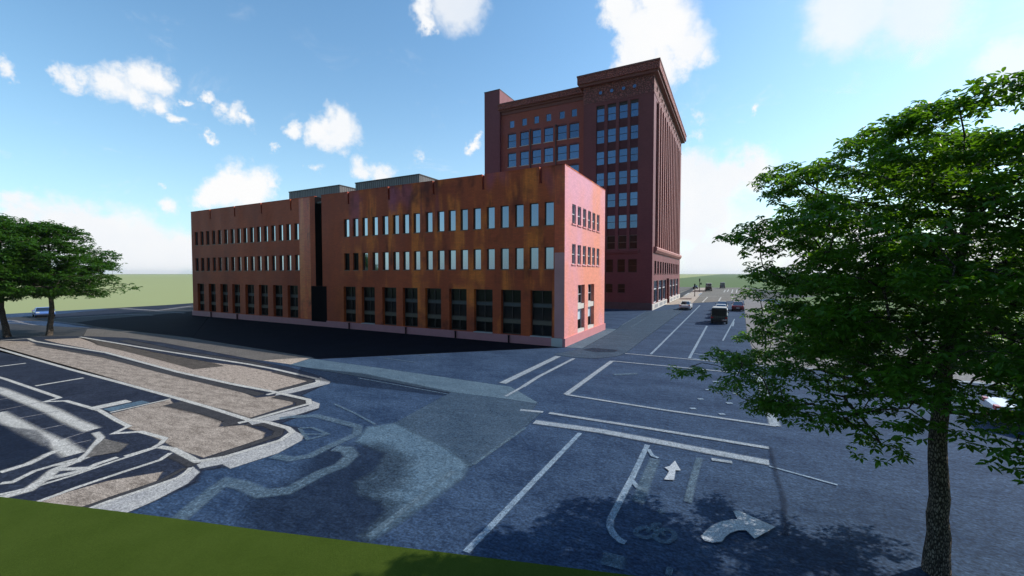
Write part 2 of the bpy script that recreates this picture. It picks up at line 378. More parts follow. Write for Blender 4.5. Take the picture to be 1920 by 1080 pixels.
sheet('gravel_bed', c2((955, 390), (960, 405), (985, 432), (1240, 512), (1222, 545), (1370, 535), (1480, 578), (1470, 608), (1150, 712), (1000, 662), (930, 620), (800, 568), (720, 548), (690, 515), (632, 468)), sand, .12)
strips('drain_strip', [(c2((200, 78), (600, 148), (1000, 250), (1290, 318), (1470, 362)), .55), (c2((1545, 372), (1690, 400), (1690, 420), (1400, 505)), .45), (c2((970, 410), (1200, 460), (1345, 510), (1250, 528)), .9), (c2((1390, 525), (1500, 530), (1570, 560), (1560, 590), (1180, 722)), .4), (c2((700, 55), (1000, 120), (1380, 178), (1500, 205)), .9), (c2((1540, 232), (1750, 282), (1730, 295), (1545, 342)), .4)], dark_rim)
sheet('pavement', c2((1800, 262), (1855, 288), (1850, 300), (1640, 352), (1550, 366), (1560, 350), (1790, 292)), conc, .06)
sheet('pavement', c2((1735, 388), (1795, 412), (1790, 436), (1600, 495), (1420, 530), (1400, 514), (1740, 425)), conc, .06)
sheet('pavement', c2((1640, 560), (1705, 590), (1690, 620), (1560, 690), (1300, 775), (1255, 750), (1130, 775), (1100, 738), (1260, 720), (1600, 620)), conc, .08)
sheet('pavement', c2((1085, 768), (1115, 800), (1050, 862), (860, 960), (700, 1030), (480, 1005), (620, 960), (800, 898), (1000, 828)), conc, .08)
sheet('gravel_bed', c2((210, 960), (600, 852), (905, 800), (870, 850), (600, 940), (490, 990), (350, 985)), sand, .1)
strips('drain_strip', [(c2((1040, 775), (900, 850), (640, 940), (470, 1000)), .22), (c2((970, 700), (1050, 735), (1090, 760)), .4)], dark_rim)
# concrete kerbs of the car park
kerb('kerb', c2((450, 36), (900, 112), (1400, 190), (1540, 216), (1785, 272), (1790, 290), (1640, 330), (1500, 362)), kerb_w, .26)
kerb('kerb', c2((0, 55), (160, 45), (195, 60), (600, 125), (1000, 233), (1300, 300), (1540, 345), (1735, 390), (1740, 412), (1400, 508), (1340, 522)), kerb_w, .27)
kerb('kerb', c2((-300, 20), (0, 105), (400, 220), (700, 300), (1020, 388), (1200, 440), (1395, 502), (1500, 515), (1620, 550), (1645, 572), (1580, 618), (1260, 714), (1110, 738), (975, 668), (895, 655)), kerb_w, .24)
kerb('kerb', c2((-60, 250), (20, 270), (320, 373), (335, 380), (245, 402), (370, 396), (560, 450), (660, 508), (725, 540), (640, 580), (790, 570), (930, 608), (905, 636), (860, 662), (700, 710)), kerb_w, .2)
kerb('kerb', c2((960, 690), (900, 730), (700, 795), (430, 885), (215, 965)), kerb_w, .17)
kerb('kerb', c2((1075, 772), (1050, 800), (1000, 830), (800, 900), (620, 960), (505, 1003)), kerb_w, .17)
kerb('kerb', c2((880, 660), (650, 735), (400, 820), (200, 880), (0, 925), (-100, 950)), kerb_w, .15)
strips('parking_line', [(c2((-40, 207), (145, 184)), .28), (c2((200, 312), (470, 267)), .3), (c2((505, 443), (725, 396)), .7), (c2((620, 462), (960, 385)), .18)], kerb_w, soft=.3)
strips('parking_line', [(c2((600, 450), (820, 400)), .8)], pave_blue, soft=.3)
strips('parking_line', [(c2((-60, 320), (0, 335), (150, 395), (300, 455), (400, 510), (520, 560)), .55), (cL((-30, 290), (100, 360), (250, 440), (400, 510)), .6), (cL((400, 490), (450, 530), (540, 590)), .6)], kerb_w, soft=.7)
strips('parking_line', [(cL((0, 720), (200, 660), (340, 590), (420, 560)), .3), (cL((0, 905), (200, 850), (330, 760), (400, 700), (640, 600)), .35), (cL((0, 800), (90, 790), (250, 710), (420, 660), (560, 620)), .2), (cL((690, 430), (730, 470), (640, 580), (560, 640), (380, 670)), .25), (cL((400, 700), (640, 690), (700, 660), (850, 610)), .25), (cL((330, 770), (620, 700)), .3)], kerb_w, soft=.6)
strips('parking_line', [(cL((-20, 195), (165, 165)), .08), (cL((0, 270), (320, 205)), .08), (cL((120, 330), (430, 275)), .09), (cL((290, 410), (490, 368)), .09), (cL((420, 490), (680, 410)), .07), (cL((480, 525), (660, 485)), .07), (cL((0, 130), (50, 120)), .08), (cL((560, 345), (590, 345)), .08)], bed_pale, soft=.3)
sheet('parking_lot', cL((760, 480), (905, 520), (850, 570), (640, 605), (700, 540)), pave_grey, .15)
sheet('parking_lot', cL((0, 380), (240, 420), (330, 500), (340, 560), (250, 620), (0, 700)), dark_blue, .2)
# walks and patches on the crossing
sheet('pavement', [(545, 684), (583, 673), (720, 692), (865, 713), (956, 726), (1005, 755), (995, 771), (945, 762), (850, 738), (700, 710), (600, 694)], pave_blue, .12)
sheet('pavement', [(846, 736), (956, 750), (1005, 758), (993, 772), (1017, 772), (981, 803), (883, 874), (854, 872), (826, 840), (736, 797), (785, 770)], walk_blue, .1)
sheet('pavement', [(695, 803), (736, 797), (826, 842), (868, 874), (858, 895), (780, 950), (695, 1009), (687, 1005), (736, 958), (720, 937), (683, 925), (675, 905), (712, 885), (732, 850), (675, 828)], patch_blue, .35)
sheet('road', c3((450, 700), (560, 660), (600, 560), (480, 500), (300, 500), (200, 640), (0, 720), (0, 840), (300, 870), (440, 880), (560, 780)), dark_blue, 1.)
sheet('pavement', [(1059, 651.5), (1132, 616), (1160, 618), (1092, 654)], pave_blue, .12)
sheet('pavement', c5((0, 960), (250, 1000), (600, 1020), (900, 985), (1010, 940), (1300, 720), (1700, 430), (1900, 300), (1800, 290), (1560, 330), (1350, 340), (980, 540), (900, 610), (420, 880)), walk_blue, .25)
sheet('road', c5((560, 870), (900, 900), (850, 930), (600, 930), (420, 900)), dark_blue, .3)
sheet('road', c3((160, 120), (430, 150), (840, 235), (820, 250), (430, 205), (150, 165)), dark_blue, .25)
# faint old lines
strips('road_marking', [(c3((60, 358), (110, 350), (230, 345), (320, 368), (420, 395), (415, 430), (280, 490), (200, 530), (110, 545), (30, 530)), .38), (c3((310, 495), (370, 500), (390, 530), (340, 575), (250, 610), (100, 690), (-20, 705), (-110, 665), (-190, 650), (-235, 680), (-360, 785), (-410, 830)), .5), (c3((310, 290), (400, 330), (500, 385)), .12), (c3((150, 402), (210, 400), (285, 430), (190, 455), (150, 402)), .15), (c3((160, 430), (270, 430)), .12), (c3((860, 600), (470, 905)), .22), (c3((1190, 400), (950, 570)), .15)], paint_faint)
strips('road_marking', [(c3((540, 78), (680, 98)), .14), (c3((700, 62), (775, 72)), .12), (c3((420, 170), (835, 245)), .1), (c3((1220, 120), (1300, 135)), .1), (c7((250, 700), (500, 560)), .15), (c7((330, 730), (520, 610)), .12), (c4((370, 155), (480, 150)), .4), (c4((690, 146), (760, 150)), .35)], paint_faint)
# traffic markings
strips('road_marking', [(c3((1342, 70), (1085, 195)), .5), (c3((1415, 80), (1250, 165), (1180, 210)), .28), (c3((1180, 210), (1100, 255)), .2),
    (c4((422, 57), (700, 82), (980, 107), (1100, 118)), .22), (c4((362, 92), (150, 247)), .34), (c4((362, 92), (620, 116), (870, 140), (1050, 158)), .22), (c4((150, 247), (600, 318), (1115, 392)), .22), (c4((1040, 165), (1060, 230), (1112, 392)), .42),
    (c4((72, 332), (560, 408), (1085, 494)), .26), (c4((-60, 318), (45, 328)), .25), (c4((5, 373), (300, 414), (560, 462), (840, 516), (1085, 562)), .48), (c4((820, 546), (915, 560)), .22)], paint_w, soft=.55)
strips('road_marking', [(c4((1085, 578), (1227, 617), (1400, 665)), .09), (c4((215, 425), (0, 650), (-170, 830), (-310, 975)), .19), (c4((525, 480), (490, 555), (450, 640), (410, 715), (375, 785), (355, 825), (352, 860), (370, 895), (400, 922), (425, 932)), .19), (c4((530, 500), (548, 530), (575, 540)), .14), (c4((450, 640), (480, 675), (518, 688)), .16),
    (c7((540, 1000), (1040, 500)), .2), (c7((930, 1040), (1110, 710)), .22), (c7((1270, 860), (1390, 640)), .16), (c7((980, 990), (1060, 1005), (1190, 1020)), .14), (c7((950, 1035), (1040, 1055)), .14), (c8((600, 375), (540, 420)), .4), (c8((1050, 690), (1000, 700)), .1), (c8((480, 632), (540, 630)), .1), (c8((1250, 960), (1230, 1050)), .2)], paint_line, soft=.4)
strips('road_marking', [(c4((560, 545), (520, 640), (480, 745)), .35), (c4((765, 540), (735, 640), (710, 745)), .22), (c4((375, 985), (360, 1045)), .5), (c4((575, 780), (600, 795)), .2), (c4((610, 1060), (640, 1070)), .3)], paint_faint)
for q in ((838, 187), (806, 225), (770, 268), (735, 312), (963, 203), (932, 242), (902, 287), (868, 338)):
    x, y = q; strips('road_marking', [(c4((x-13, y), (x+13, y)), .22)], paint_line)
strips('tar_seam', [(c4((1090, 490), (1105, 560), (1125, 640), (1150, 720), (1160, 800), (1165, 900)), .15)], dark_blue, soft=.8)
sheet('road_arrow', c4((652, 555), (676, 598), (652, 597), (645, 642), (603, 640), (628, 602), (607, 585), (630, 580)), paint_arrow, .04)
sheet('road_arrow', c4((776, 905), (798, 880), (832, 853), (872, 836), (912, 829), (944, 828), (924, 788), (948, 788), (1108, 860), (1018, 912), (980, 874), (940, 873), (905, 884), (880, 902), (862, 926), (820, 930), (790, 922)), paint_arrow, .05)
def ring_pts(x, y, rx, ry): return c4(*[(x+rx*math.cos(a*math.pi/6), y+ry*math.sin(a*math.pi/6)) for a in range(13)])
strips('bicycle_symbol', [(ring_pts(520, 885, 50, 24), .14), (ring_pts(605, 900, 45, 30), .14), (c4((520, 885), (560, 850), (605, 900)), .1), (c4((540, 850), (590, 845)), .1)], paint_faint)
strips('road_marking', [(c8((722, 455), (615, 562)), .35), (c8((992, 462), (945, 538)), .35), (c8((1222, 460), (1220, 522)), .35), (c8((560, 445), (1000, 450), (1500, 468)), .5), (c8((350, 372), (270, 425)), .7), (c8((840, 372), (1080, 372), (1500, 395)), .7), (c8((1080, 310), (1050, 360)), .4), (c8((1150, 300), (1120, 350)), .4), (c8((1230, 300), (1210, 370)), .4), (c8((1320, 300), (1300, 370)), .4), (c8((840, 285), (1080, 290)), .6)], kerb_w)

sheet('lawn', [(-60, -10.5), (-18.1, 3.6), (-13, 5.2), (-10, 6.1), (-2.1, 8.6), (30, 18.5), (60, 10), (60, -60), (-60, -60)], grass_m, 0, True)

# ------------------------------------------------------------------ walls with openings
def wall(name, org, u, W, Hh, holes, m, parent, depth=.3, z0=0., nrm=None, **k):
    """Wall face through org along unit u (horizontal), holes (a0,a1,z0,z1); reveals run back by depth against nrm."""
    u = Vector(u); nrm = Vector(nrm); org = Vector(org); mb = MB()
    xs = sorted({0., W, *[h[0] for h in holes], *[h[1] for h in holes]}); zs = sorted({z0, Hh, *[h[2] for h in holes], *[h[3] for h in holes]})
    xs = [x for x in xs if 0 <= x <= W]; zs = [z for z in zs if z0 <= z <= Hh]
    pt = lambda a, z, d=0: tuple(org+u*a+Vector((0, 0, z))-nrm*d)
    for j in range(len(zs)-1):
        run = None; zc = (zs[j]+zs[j+1])/2
        for i in range(len(xs)-1):
            xc = (xs[i]+xs[i+1])/2
            inside = any(h[0] < xc < h[1] and h[2] < zc < h[3] for h in holes)
            if not inside and run is None: run = xs[i]
            if run is not None and (inside or i == len(xs)-2):
                e = xs[i] if inside else xs[i+1]
                mb.poly([pt(run, zs[j]), pt(e, zs[j]), pt(e, zs[j+1]), pt(run, zs[j+1])]); run = None
    for h in holes:
        a0, a1, b0, b1 = h[:4]; d = h[4] if len(h) > 4 else depth
        mb.poly([pt(a0, b0), pt(a0, b1), pt(a0, b1, d), pt(a0, b0, d)]); mb.poly([pt(a1, b0), pt(a1, b1), pt(a1, b1, d), pt(a1, b0, d)])
        mb.poly([pt(a0, b0), pt(a1, b0), pt(a1, b0, d), pt(a0, b0, d)])
        if b1 < Hh: mb.poly([pt(a0, b1), pt(a1, b1), pt(a1, b1, d), pt(a0, b1, d)])
    me = bpy.data.meshes.new(name); me.from_pydata(mb.v, [], mb.f); me.materials.append(m)
    o = bpy.data.objects.new(name, me); COL.objects.link(o); o.parent = parent; return tag(o, **k)

# window meshes live in a local frame: x along the wall, y pointing into it, z up; origin bottom centre of the opening's face
PROTO = {}
def window(kind, w, h, parent, loc, facing, build):
    """facing: 'S' (front, -Y) or 'E' (+X). build(w,h) -> list of (MB, material, name) ; first is the frame, others its sub-parts."""
    key = (kind, round(w, 2), round(h, 2))
    if key not in PROTO:
        out = []
        for mb, m, nm in build(w, h):
            me = bpy.data.meshes.new(nm); me.from_pydata(mb.v, [], mb.f); me.materials.append(m)
            bm = bmesh.new(); bm.from_mesh(me); bmesh.ops.recalc_face_normals(bm, faces=bm.faces); bm.to_mesh(me); bm.free()
            out.append((nm, me))
        PROTO[key] = out
    rz = 0 if facing == 'S' else math.pi/2
    root = None
    for nm, me in PROTO[key]:
        o = bpy.data.objects.new(nm, me); COL.objects.link(o)
        if root is None:
            root = o; o.parent = parent; o.location = loc; o.rotation_euler.z = rz
        else: o.parent = root
    return root
def fr(mb, w, h, t, y0, y1):
    mb.box(-w/2, -w/2+t, y0, y1, 0, h); mb.box(w/2-t, w/2, y0, y1, 0, h)
    mb.box(-w/2+t, w/2-t, y0, y1, 0, t); mb.box(-w/2+t, w/2-t, y0, y1, h-t, h)
def pane(x0, x1, z0, z1, y, th=.02):
    m = MB(); m.box(x0, x1, y, y+th, z0, z1); return m
def narrow(gm, fm=None, dep=.22):
    def b(w, h):
        a = MB(); fr(a, w, h, .055, dep-.08, dep+.05)
        s = MB(); s.box(-w/2-.03, w/2+.03, -.03, dep-.081, -.05, .02)
        return [(a, fm or frame_dark, 'window'), (pane(-w/2+.05, w/2-.05, .05, h-.05, dep), gm, 'pane'), (s, frame_tan, 'sill')]
    return b
def sash(gm, fm, dep=.25, sill=None, arch=False, lite=False):
    def b(w, h):
        a = MB(); fr(a, w, h, .06, dep-.08, dep+.05)
        a.box(-w/2+.06, w/2-.06, dep-.06, dep+.04, h*.48, h*.48+.07)
        if lite: a.box(-.02, .02, dep-.05, dep+.04, h*.48+.07, h-.06)
        L = [(a, fm, 'window'), (pane(-w/2+.055, w/2-.055, .05, h-.05, dep), gm, 'pane')]
        if sill: s = MB(); s.box(-w/2-.10, w/2+.10, -.09, dep-.081, -.11, .0); L.append((s, sill, 'sill'))
        if arch:
            q = MB(); n = 8; r0 = w/2+.10; 
            up = [(-r0+2*r0*i/n, h+.22*math.sin(math.pi*i/n)+.10) for i in range(n+1)]; lo = [(-w/2+w*i/n, h-.001+.0*i) for i in range(n+1)]
            for i in range(n):
                q.poly([(lo[i][0], -.03, lo[i][1]), (lo[i+1][0], -.03, lo[i+1][1]), (up[i+1][0], -.03, up[i+1][1]), (up[i][0], -.03, up[i][1])])
                q.poly([(up[i][0], -.03, up[i][1]), (up[i+1][0], -.03, up[i+1][1]), (up[i+1][0], .01, up[i+1][1]), (up[i][0], .01, up[i][1])])
                q.poly([(lo[i][0], -.03, lo[i][1]), (lo[i+1][0], -.03, lo[i+1][1]), (lo[i+1][0], .01, lo[i+1][1]), (lo[i][0], .01, lo[i][1])])
            L.append((q, brick_red, 'arch'))
        return L
    return b
def tall_front(w, h):
    a = MB(); d = .42
    fr(a, w, h, .07, d-.08, d+.05)
    a.box(-.035, .035, d-.09, d+.05, .07, .98); a.box(-.035, .035, d-.09, d+.05, 1.42, 2.52); a.box(-.035, .035, d-.09, d+.05, 2.92, h-.07)
    a.box(-w/2+.07, w/2-.07, d-.09, d+.05, 1.36, 1.42); a.box(-w/2+.07, w/2-.07, d-.09, d+.05, 2.86, 2.92); a.box(-w/2+.07, w/2-.07, d-.09, d+.05, 2.52, 2.57)
    a.box(-.09, -.06, d-.13, d-.10, .25, .75); a.box(.06, .09, d-.13, d-.10, .25, .75)
    p1 = MB(); p1.box(-w/2+.07, w/2-.07, d-.14, d+.04, .99, 1.355)
    p2 = MB(); p2.box(-w/2+.07, w/2-.07, d-.06, d+.04, 2.575, 2.855)
    return [(a, frame_dark, 'window'), (pane(-w/2+.06, w/2-.06, .06, h-.06, d), glass_dark, 'pane'), (p1, tan_band, 'lintel'), (p2, grey_band, 'spandrel')]
def tall_side(w, h):
    a = MB(); d = .40
    a.box(-w/2, -w/2+.06, d-.08, d+.05, 0, h); a.box(w/2-.06, w/2, d-.08, d+.05, 0, h); a.box(-w/2+.06, w/2-.06, d-.08, d+.05, h-.06, h)
    a.box(-.03, .03, d-.09, d+.05, 2.75, h-.06); a.box(-w/2+.06, w/2-.06, d-.085, d+.05, 3.55, 3.61); a.box(-w/2+.06, w/2-.06, d-.085, d+.05, 2.70, 2.75)
    bl = MB(); bl.box(-w/2+.06, w/2-.06, d-.03, d-.005, 1.15, 2.2)
    b2 = MB(); b2.box(-w/2, w/2, .06, d+.05, 2.22, 2.69)
    b3 = MB(); b3.box(-w/2, w/2, .03, d-.09, 0, .30)
    return [(a, frame_pale, 'window'), (pane(-w/2+.05, w/2-.05, .0, h-.05, d), glass_dark, 'pane'), (bl, blind, 'blind'), (b2, pale_stone, 'lintel'), (b3, pale_stone, 'sill')]
def shopfront(w, h):
    a = MB(); d = .35
    fr(a, w, h, .12, d-.1, d+.05)
    a.box(-w/2+.12, w/2-.12, d-.11, d+.05, h*.60, h*.60+.14)
    for q in (-w/6, w/6): a.box(q-.03, q+.03, d-.08, d+.05, h*.60+.14, h-.12)
    return [(a, frame_pale, 'window'), (pane(-w/2+.1, w/2-.1, .1, h-.1, d), glass_mid, 'pane')]

# ------------------------------------------------------------------ the long low building
X0, X1, Y0, Y1, HT = -72.2, -12.7, 33.82, 46.4, 15.5
B = empty('brick_building', ((X0+X1)/2, Y0, 0), label='long three storey orange brick building with narrow windows and a pink lit end wall', cat='building')
def lc(x, y, z): return (x-(X0+X1)/2, y-Y0, z)          # world -> building frame
wl = [-70.82, -69.27, -67.75, -66.18, -64.73, -63.15, -61.54, -60.04, -58.54, -57.05, -55.51, -53.99, -52.43, -50.89, -49.38, -47.80]
wr = [-39.02, -37.60, -36.15, -34.63, -33.13, -31.62, -30.25, -28.80, -27.20, -25.75, -24.38, -22.96, -21.50, -20.0, -18.53, -17.03, -15.58, -14.14]
tl = [(-70.9, -69.1), (-67.85, -66.05), (-64.85, -63.0), (-61.9, -60.05), (-58.8, -56.8), (-55.75, -53.8), (-52.7, -50.8), (-49.75, -47.75)]
tr = [(-39.65, -37.7), (-36.75, -34.75), (-33.65, -31.65), (-30.75, -28.75), (-27.75, -25.75), (-24.75, -22.7), (-21.85, -19.8), (-18.9, -16.85), (-15.9, -13.85)]
dr = [-66.97, -60.86, -54.83, -48.82, -38.66, -32.55, -26.59, -20.79, -14.93]
NW = .86
def holes(xs, tall, drs, base):
    H_ = []
    for x in xs:
        for z0, z1 in ((10.47, 12.5), (6.67, 8.62)): H_.append((x-NW/2-base, x+NW/2-base, z0, z1, .45))
    for a, b in tall: H_.append((a-base, b-base, .75, 4.82, .5))
    for x in drs: H_.append((x-.13-base, x+.13-base, 14.15, HT, .2))
    return H_
S1, S2 = -44.38, -43.18        # the slot between the wings
D1, D2 = -45.25, -42.5         # the entrance recess below it
wall('wall', lc(X0, Y0, 0), (1, 0, 0), S1-X0, HT, holes(wl, tl, dr[:4], X0)+[(D1-X0, S1-X0, .0, 4.82, 1.2)], brick_low, B, nrm=(0, -1, 0))
wall('wall', lc(S2, Y0, 0), (1, 0, 0), X1-S2, HT, holes(wr, tr, dr[4:], S2)+[(0, D2-S2, .0, 4.82, 1.2)], brick_low, B, nrm=(0, -1, 0))
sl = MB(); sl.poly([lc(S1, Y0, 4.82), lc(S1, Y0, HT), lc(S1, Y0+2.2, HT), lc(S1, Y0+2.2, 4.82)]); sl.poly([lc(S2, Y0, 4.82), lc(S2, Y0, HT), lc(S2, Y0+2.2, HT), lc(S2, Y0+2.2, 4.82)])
sl.build('slot_side', void, B)  # the slot's deep shade, painted as black sides and back
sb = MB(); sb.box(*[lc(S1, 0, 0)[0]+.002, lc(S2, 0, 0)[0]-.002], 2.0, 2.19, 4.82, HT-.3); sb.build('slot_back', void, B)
eb = MB(); eb.box(lc(D1, 0, 0)[0]+.002, lc(D2, 0, 0)[0]-.002, -.012, .2, .02, 4.8); eb.box(lc(S1, 0, 0)[0]+.002, lc(S2, 0, 0)[0]-.002, .205, 1.0, 4.55, 4.81); eb.build('entrance_shade', void, B, label='flush black panel painted as the dark of the recess')  # flush black sheet in place of the recess's shade
pp = MB(); pp.box(lc(-43.72, 0, 0)[0]-.05, lc(-43.72, 0, 0)[0]+.05, 1.2, 1.3, 12.2, 15.2); pp.box(lc(S1, 0, 0)[0]+.003, lc(S2, 0, 0)[0]-.003, 1.2, 1.32, 12.0, 12.12); pp.build('balustrade', grey_band, B)
rp = MB(); rp.box(lc(-47.3, 0, 0)[0], lc(-45.27, 0, 0)[0], -.004, .2, .76, HT-.02); rp.build('rust_panel', rust_panel, B, label='rust orange panel strip beside the slot')
cp = MB(); cp.box(lc(-13.62, 0, 0)[0], lc(X1, 0, 0)[0]-.004, -.006, .1, .76, 8.1); cp.build('corner_panel', smooth_pink, B)
cp = MB(); cp.box(lc(-13.62, 0, 0)[0], lc(X1, 0, 0)[0]-.004, -.006, .1, 8.11, HT-.01); cp.build('corner_panel', rust_panel, B)
sy = [36.15, 37.66, 39.2, 40.76, 42.22, 43.78]
eh = []
for y in sy:
    for z0, z1 in ((10.75, 12.5), (7.15, 8.95)): eh.append((y-.5-Y0, y+.5-Y0, z0, z1, .4))
for a, b in ((37.3, 39.36), (40.4, 42.5)): eh.append((a-Y0, b-Y0, .76, 5.24, .5))
wall('wall', lc(X1, Y0, 0), (0, 1, 0), Y1-Y0, HT, eh, brick_sunlit, B, nrm=(1, 0, 0), label='brick end wall with sunlit pink painted in')
mb = MB(); x0 = lc(X0, 0, 0)[0]; x1 = lc(X1, 0, 0)[0]
mb.poly([(x0, 0, 0), (x0, Y1-Y0, 0), (x0, Y1-Y0, HT), (x0, 0, HT)]); mb.poly([(x0, Y1-Y0, 0), (x1, Y1-Y0, 0), (x1, Y1-Y0, HT), (x0, Y1-Y0, HT)])
mb.build('wall', brick_low, B)
cr = MB(); cr.box(x0+.02, x1-.6, .9, Y1-Y0-.6, .1, 14.7); cr.build('floor_core', void, B)
rf = MB(); rf.box(x0+.3, x1-.3, .3, Y1-Y0-.3, 14.72, 14.9); rf.build('roof', roof_m, B)
par = MB(); dd = [(x-lc(0,0,0)[0]*0-(X0+X1)/2) for x in dr]
edges = [x0]+sum([[d-.13, d+.13] for d in dd], [])+[x1]
segs = [(edges[i], edges[i+1]) for i in range(0, len(edges), 2)]
for a, b in segs:
    a_, b_ = a, b
    for s0, s1 in (((a_, min(b_, lc(S1,0,0)[0])), (max(a_, lc(S2,0,0)[0]), b_)) if a_ < lc(S1,0,0)[0] < b_ else ((a_, b_),)):
        par.box(s0, s1, -.03, .30, HT, HT+.07)
par.box(x1-.30, x1+.03, .301, Y1-Y0, HT, HT+.07); par.box(x0-.03, x0+.3, .301, Y1-Y0, HT, HT+.07); par.box(x0+.301, x1-.301, Y1-Y0-.3, Y1-Y0+.03, HT, HT+.07)
par.build('coping', brick_low, B)
par = MB(); par.box(x1-.30, x1-.28, .31, Y1-Y0-.31, 14.9, HT-.002); par.box(x0+.28, x0+.3, .31, Y1-Y0-.31, 14.9, HT-.002); par.box(x0+.3, lc(S1,0,0)[0], .28, .30, 14.9, HT-.002); par.box(lc(S2,0,0)[0], x1-.3, .28, .30, 14.9, HT-.002); par.build('parapet', grey_band, B)
for d in dd:
    q = MB(); q.box(d-.125, d+.125, .14, .22, 14.15, HT-.01); q.box(d-.05, d+.05, -.05, .14, 14.16, 14.26); q.build('scupper', scup, B)
gm = glass_sky
for x in wl+wr:
    for z0, z1 in ((10.47, 12.5), (6.67, 8.62)):
        gmat = glass_dark if (z0 < 8 and x in wr[:2]) else glass_sky
        window('narrow_dark' if gmat is glass_dark else 'narrow', NW, z1-z0, B, lc(x, Y0, z0), 'S', narrow(gmat))
for a, b in tl+tr: window('tall', 2.0 if b-a > 1.9 else 1.85, 4.07, B, lc((a+b)/2, Y0, .75), 'S', tall_front)
for y in sy:
    for z0, z1 in ((10.75, 12.5), (7.15, 8.95)): window('side_narrow', 1.0, z1-z0, B, lc(X1, y, z0), 'E', sash(glass_sky, frame_pale, .18, brick_sunlit))
for a, b in ((37.3, 39.36), (40.4, 42.5)): window('side_tall', b-a, 4.48, B, lc(X1, (a+b)/2, .76), 'E', tall_side)
pl = MB(); pl.box(x0-.10, lc(D1,0,0)[0], -.12, -.001, 0, .72); pl.box(lc(D1,0,0)[0], lc(D2,0,0)[0], -.12, .99, 0, .55); pl.box(lc(D2,0,0)[0], x1-1.15, -.12, -.001, 0, .72); pl.box(x1-.13, x1+.12, -.12, -.001, 0, .74)
pl.box(x1+.001, x1+.12, 0, Y1-Y0+.1, 0, .74); pl.box(x0-.1, x0-.001, 0, Y1-Y0, 0, .72); pl.build('plinth', granite, B)
ps = MB(); ps.box(x1-1.149, x1-.131, -.14, -.001, 0, .73); ps.build('corner_stone', pale_stone, B, label='pale block at the foot of the corner')
for i in (1, 6, 8):
    a, b = tr[i]; q = MB(); q.box(lc(a, 0, 0)[0], lc(b, 0, 0)[0], -.15, .25, .725, .78); q.build('threshold', pale_stone, B, label='pale threshold strip')
for x in (-38.6, -30.2, -23.9, -18.0, -60.5, -67.0):
    q = MB(); q.cyl((lc(x, 0, 0)[0], -.20, .0), .07, .62, 'z', 10); q.cyl((lc(x, 0, 0)[0], -.20, .62), .10, .08, 'z', 10); q.build('standpipe', void, B)
for a, b, ya, yb in ((-57, -46.5, 39.25, 44.5), (-43.7, -33.1, 39.4, 44.7)):
    q = MB(); q.box(lc(a, 0, 0)[0], lc(b, 0, 0)[0], ya-Y0, yb-Y0, 14.9, 18.0); hb = q.build('roof_plant_room', ribbed, B)
    q = MB(); q.box(lc(a, 0, 0)[0]-.06, lc(b, 0, 0)[0]+.06, ya-Y0-.06, yb-Y0+.06, 18.002, 18.12); e = q.build('cap', cap_dark, hb)

# ------------------------------------------------------------------ the tall building
WX, WY, WE, WL = -12.23, 74.79, 116.6, -24.55      # corner x, front y, far end y, left end of the front
T = empty('tall_building', (WX, WY, 0), label='ten storey dark red brick building with flat overhanging cornice', cat='building')
def lt(x, y, z): return (x-WX, y-WY, z)
cols = [(-22.16, -20.72), (-20.15, -18.66), (-18.11, -16.63), (-16.15, -14.81)]
rows = [33.4, 29.58, 25.76, 21.95, 18.1, 14.25, 10.62]
H_ = [(a-WL, b-WL, 10.6, 36.3, .38) for a, b in cols]
for a, b in ((-16.3, -14.8), (-18.2, -16.85), (-20.3, -18.95), (-22.3, -20.95)): H_.append((a-WL, b-WL, 6.52, 8.85, .3))
for a, b in ((-18.07, -16.82), (-20.3, -19.0)): H_.append((a-WL, b-WL, 2.9, 4.48, .3))
wall('wall', lt(WL, WY, 0), (1, 0, 0), WX-WL, 36.75, H_, brick_red, T, nrm=(0, -1, 0))
for a, b in cols:
    for i, z in enumerate(rows):
        w = b-a
        window('dsash' if i < 6 else 'dsash_low', w, 2.42, T, lt((a+b)/2, WY, z), 'S', sash(glass_mid if i < 6 else glass_dark, frame_dark if i < 6 else frame_grey, .30))
        if i < 6: top = rows[i-1]-.02 if i else None
        q = MB(); z0 = z+2.42; z1 = (rows[i-1] if i else 36.3)
        q.box(lt(a, 0, 0)[0]+.001, lt(b, 0, 0)[0]-.001, .20 if i else .30, .36, z0+.002, z1-.002); q.build('spandrel', spandrel_m if i else frame_dark, T)
for a, b in ((-16.3, -14.8), (-18.2, -16.85), (-20.3, -18.95), (-22.3, -20.95)): window('lowsash', b-a, 2.33, T, lt((a+b)/2, WY, 6.52), 'S', sash(glass_dark, frame_dark, .2))
for a, b in ((-18.07, -16.82), (-20.3, -19.0)): window('lowsash', b-a, 1.58, T, lt((a+b)/2, WY, 2.9), 'S', sash(glass_dark, frame_dark, .2))
q = MB(); q.box(lt(-24.2,0,0)[0], lt(-14.42, 0, 0)[0], -.45, -.001, 10.1, 10.45); q.box(lt(-24.2,0,0)[0]+.1, lt(-14.42, 0, 0)[0]-.1, -.3, -.001, 9.85, 10.099); q.build('ledge', brick_red, T, bevel=.03)
q = MB(); q.box(lt(WL, 0, 0)[0], -.0, -.10, -.001, 0, 1.25); q.build('plinth', dark_plinth, T)
q = MB(); q.box(lt(WL, 0, 0)[0], .04, -.06, -.001, 36.75, 36.95); q.box(.001, .06, 0, WE-WY, 36.75, 36.95); q.build('string_course', brick_red, T)
def oculus_holes(): return
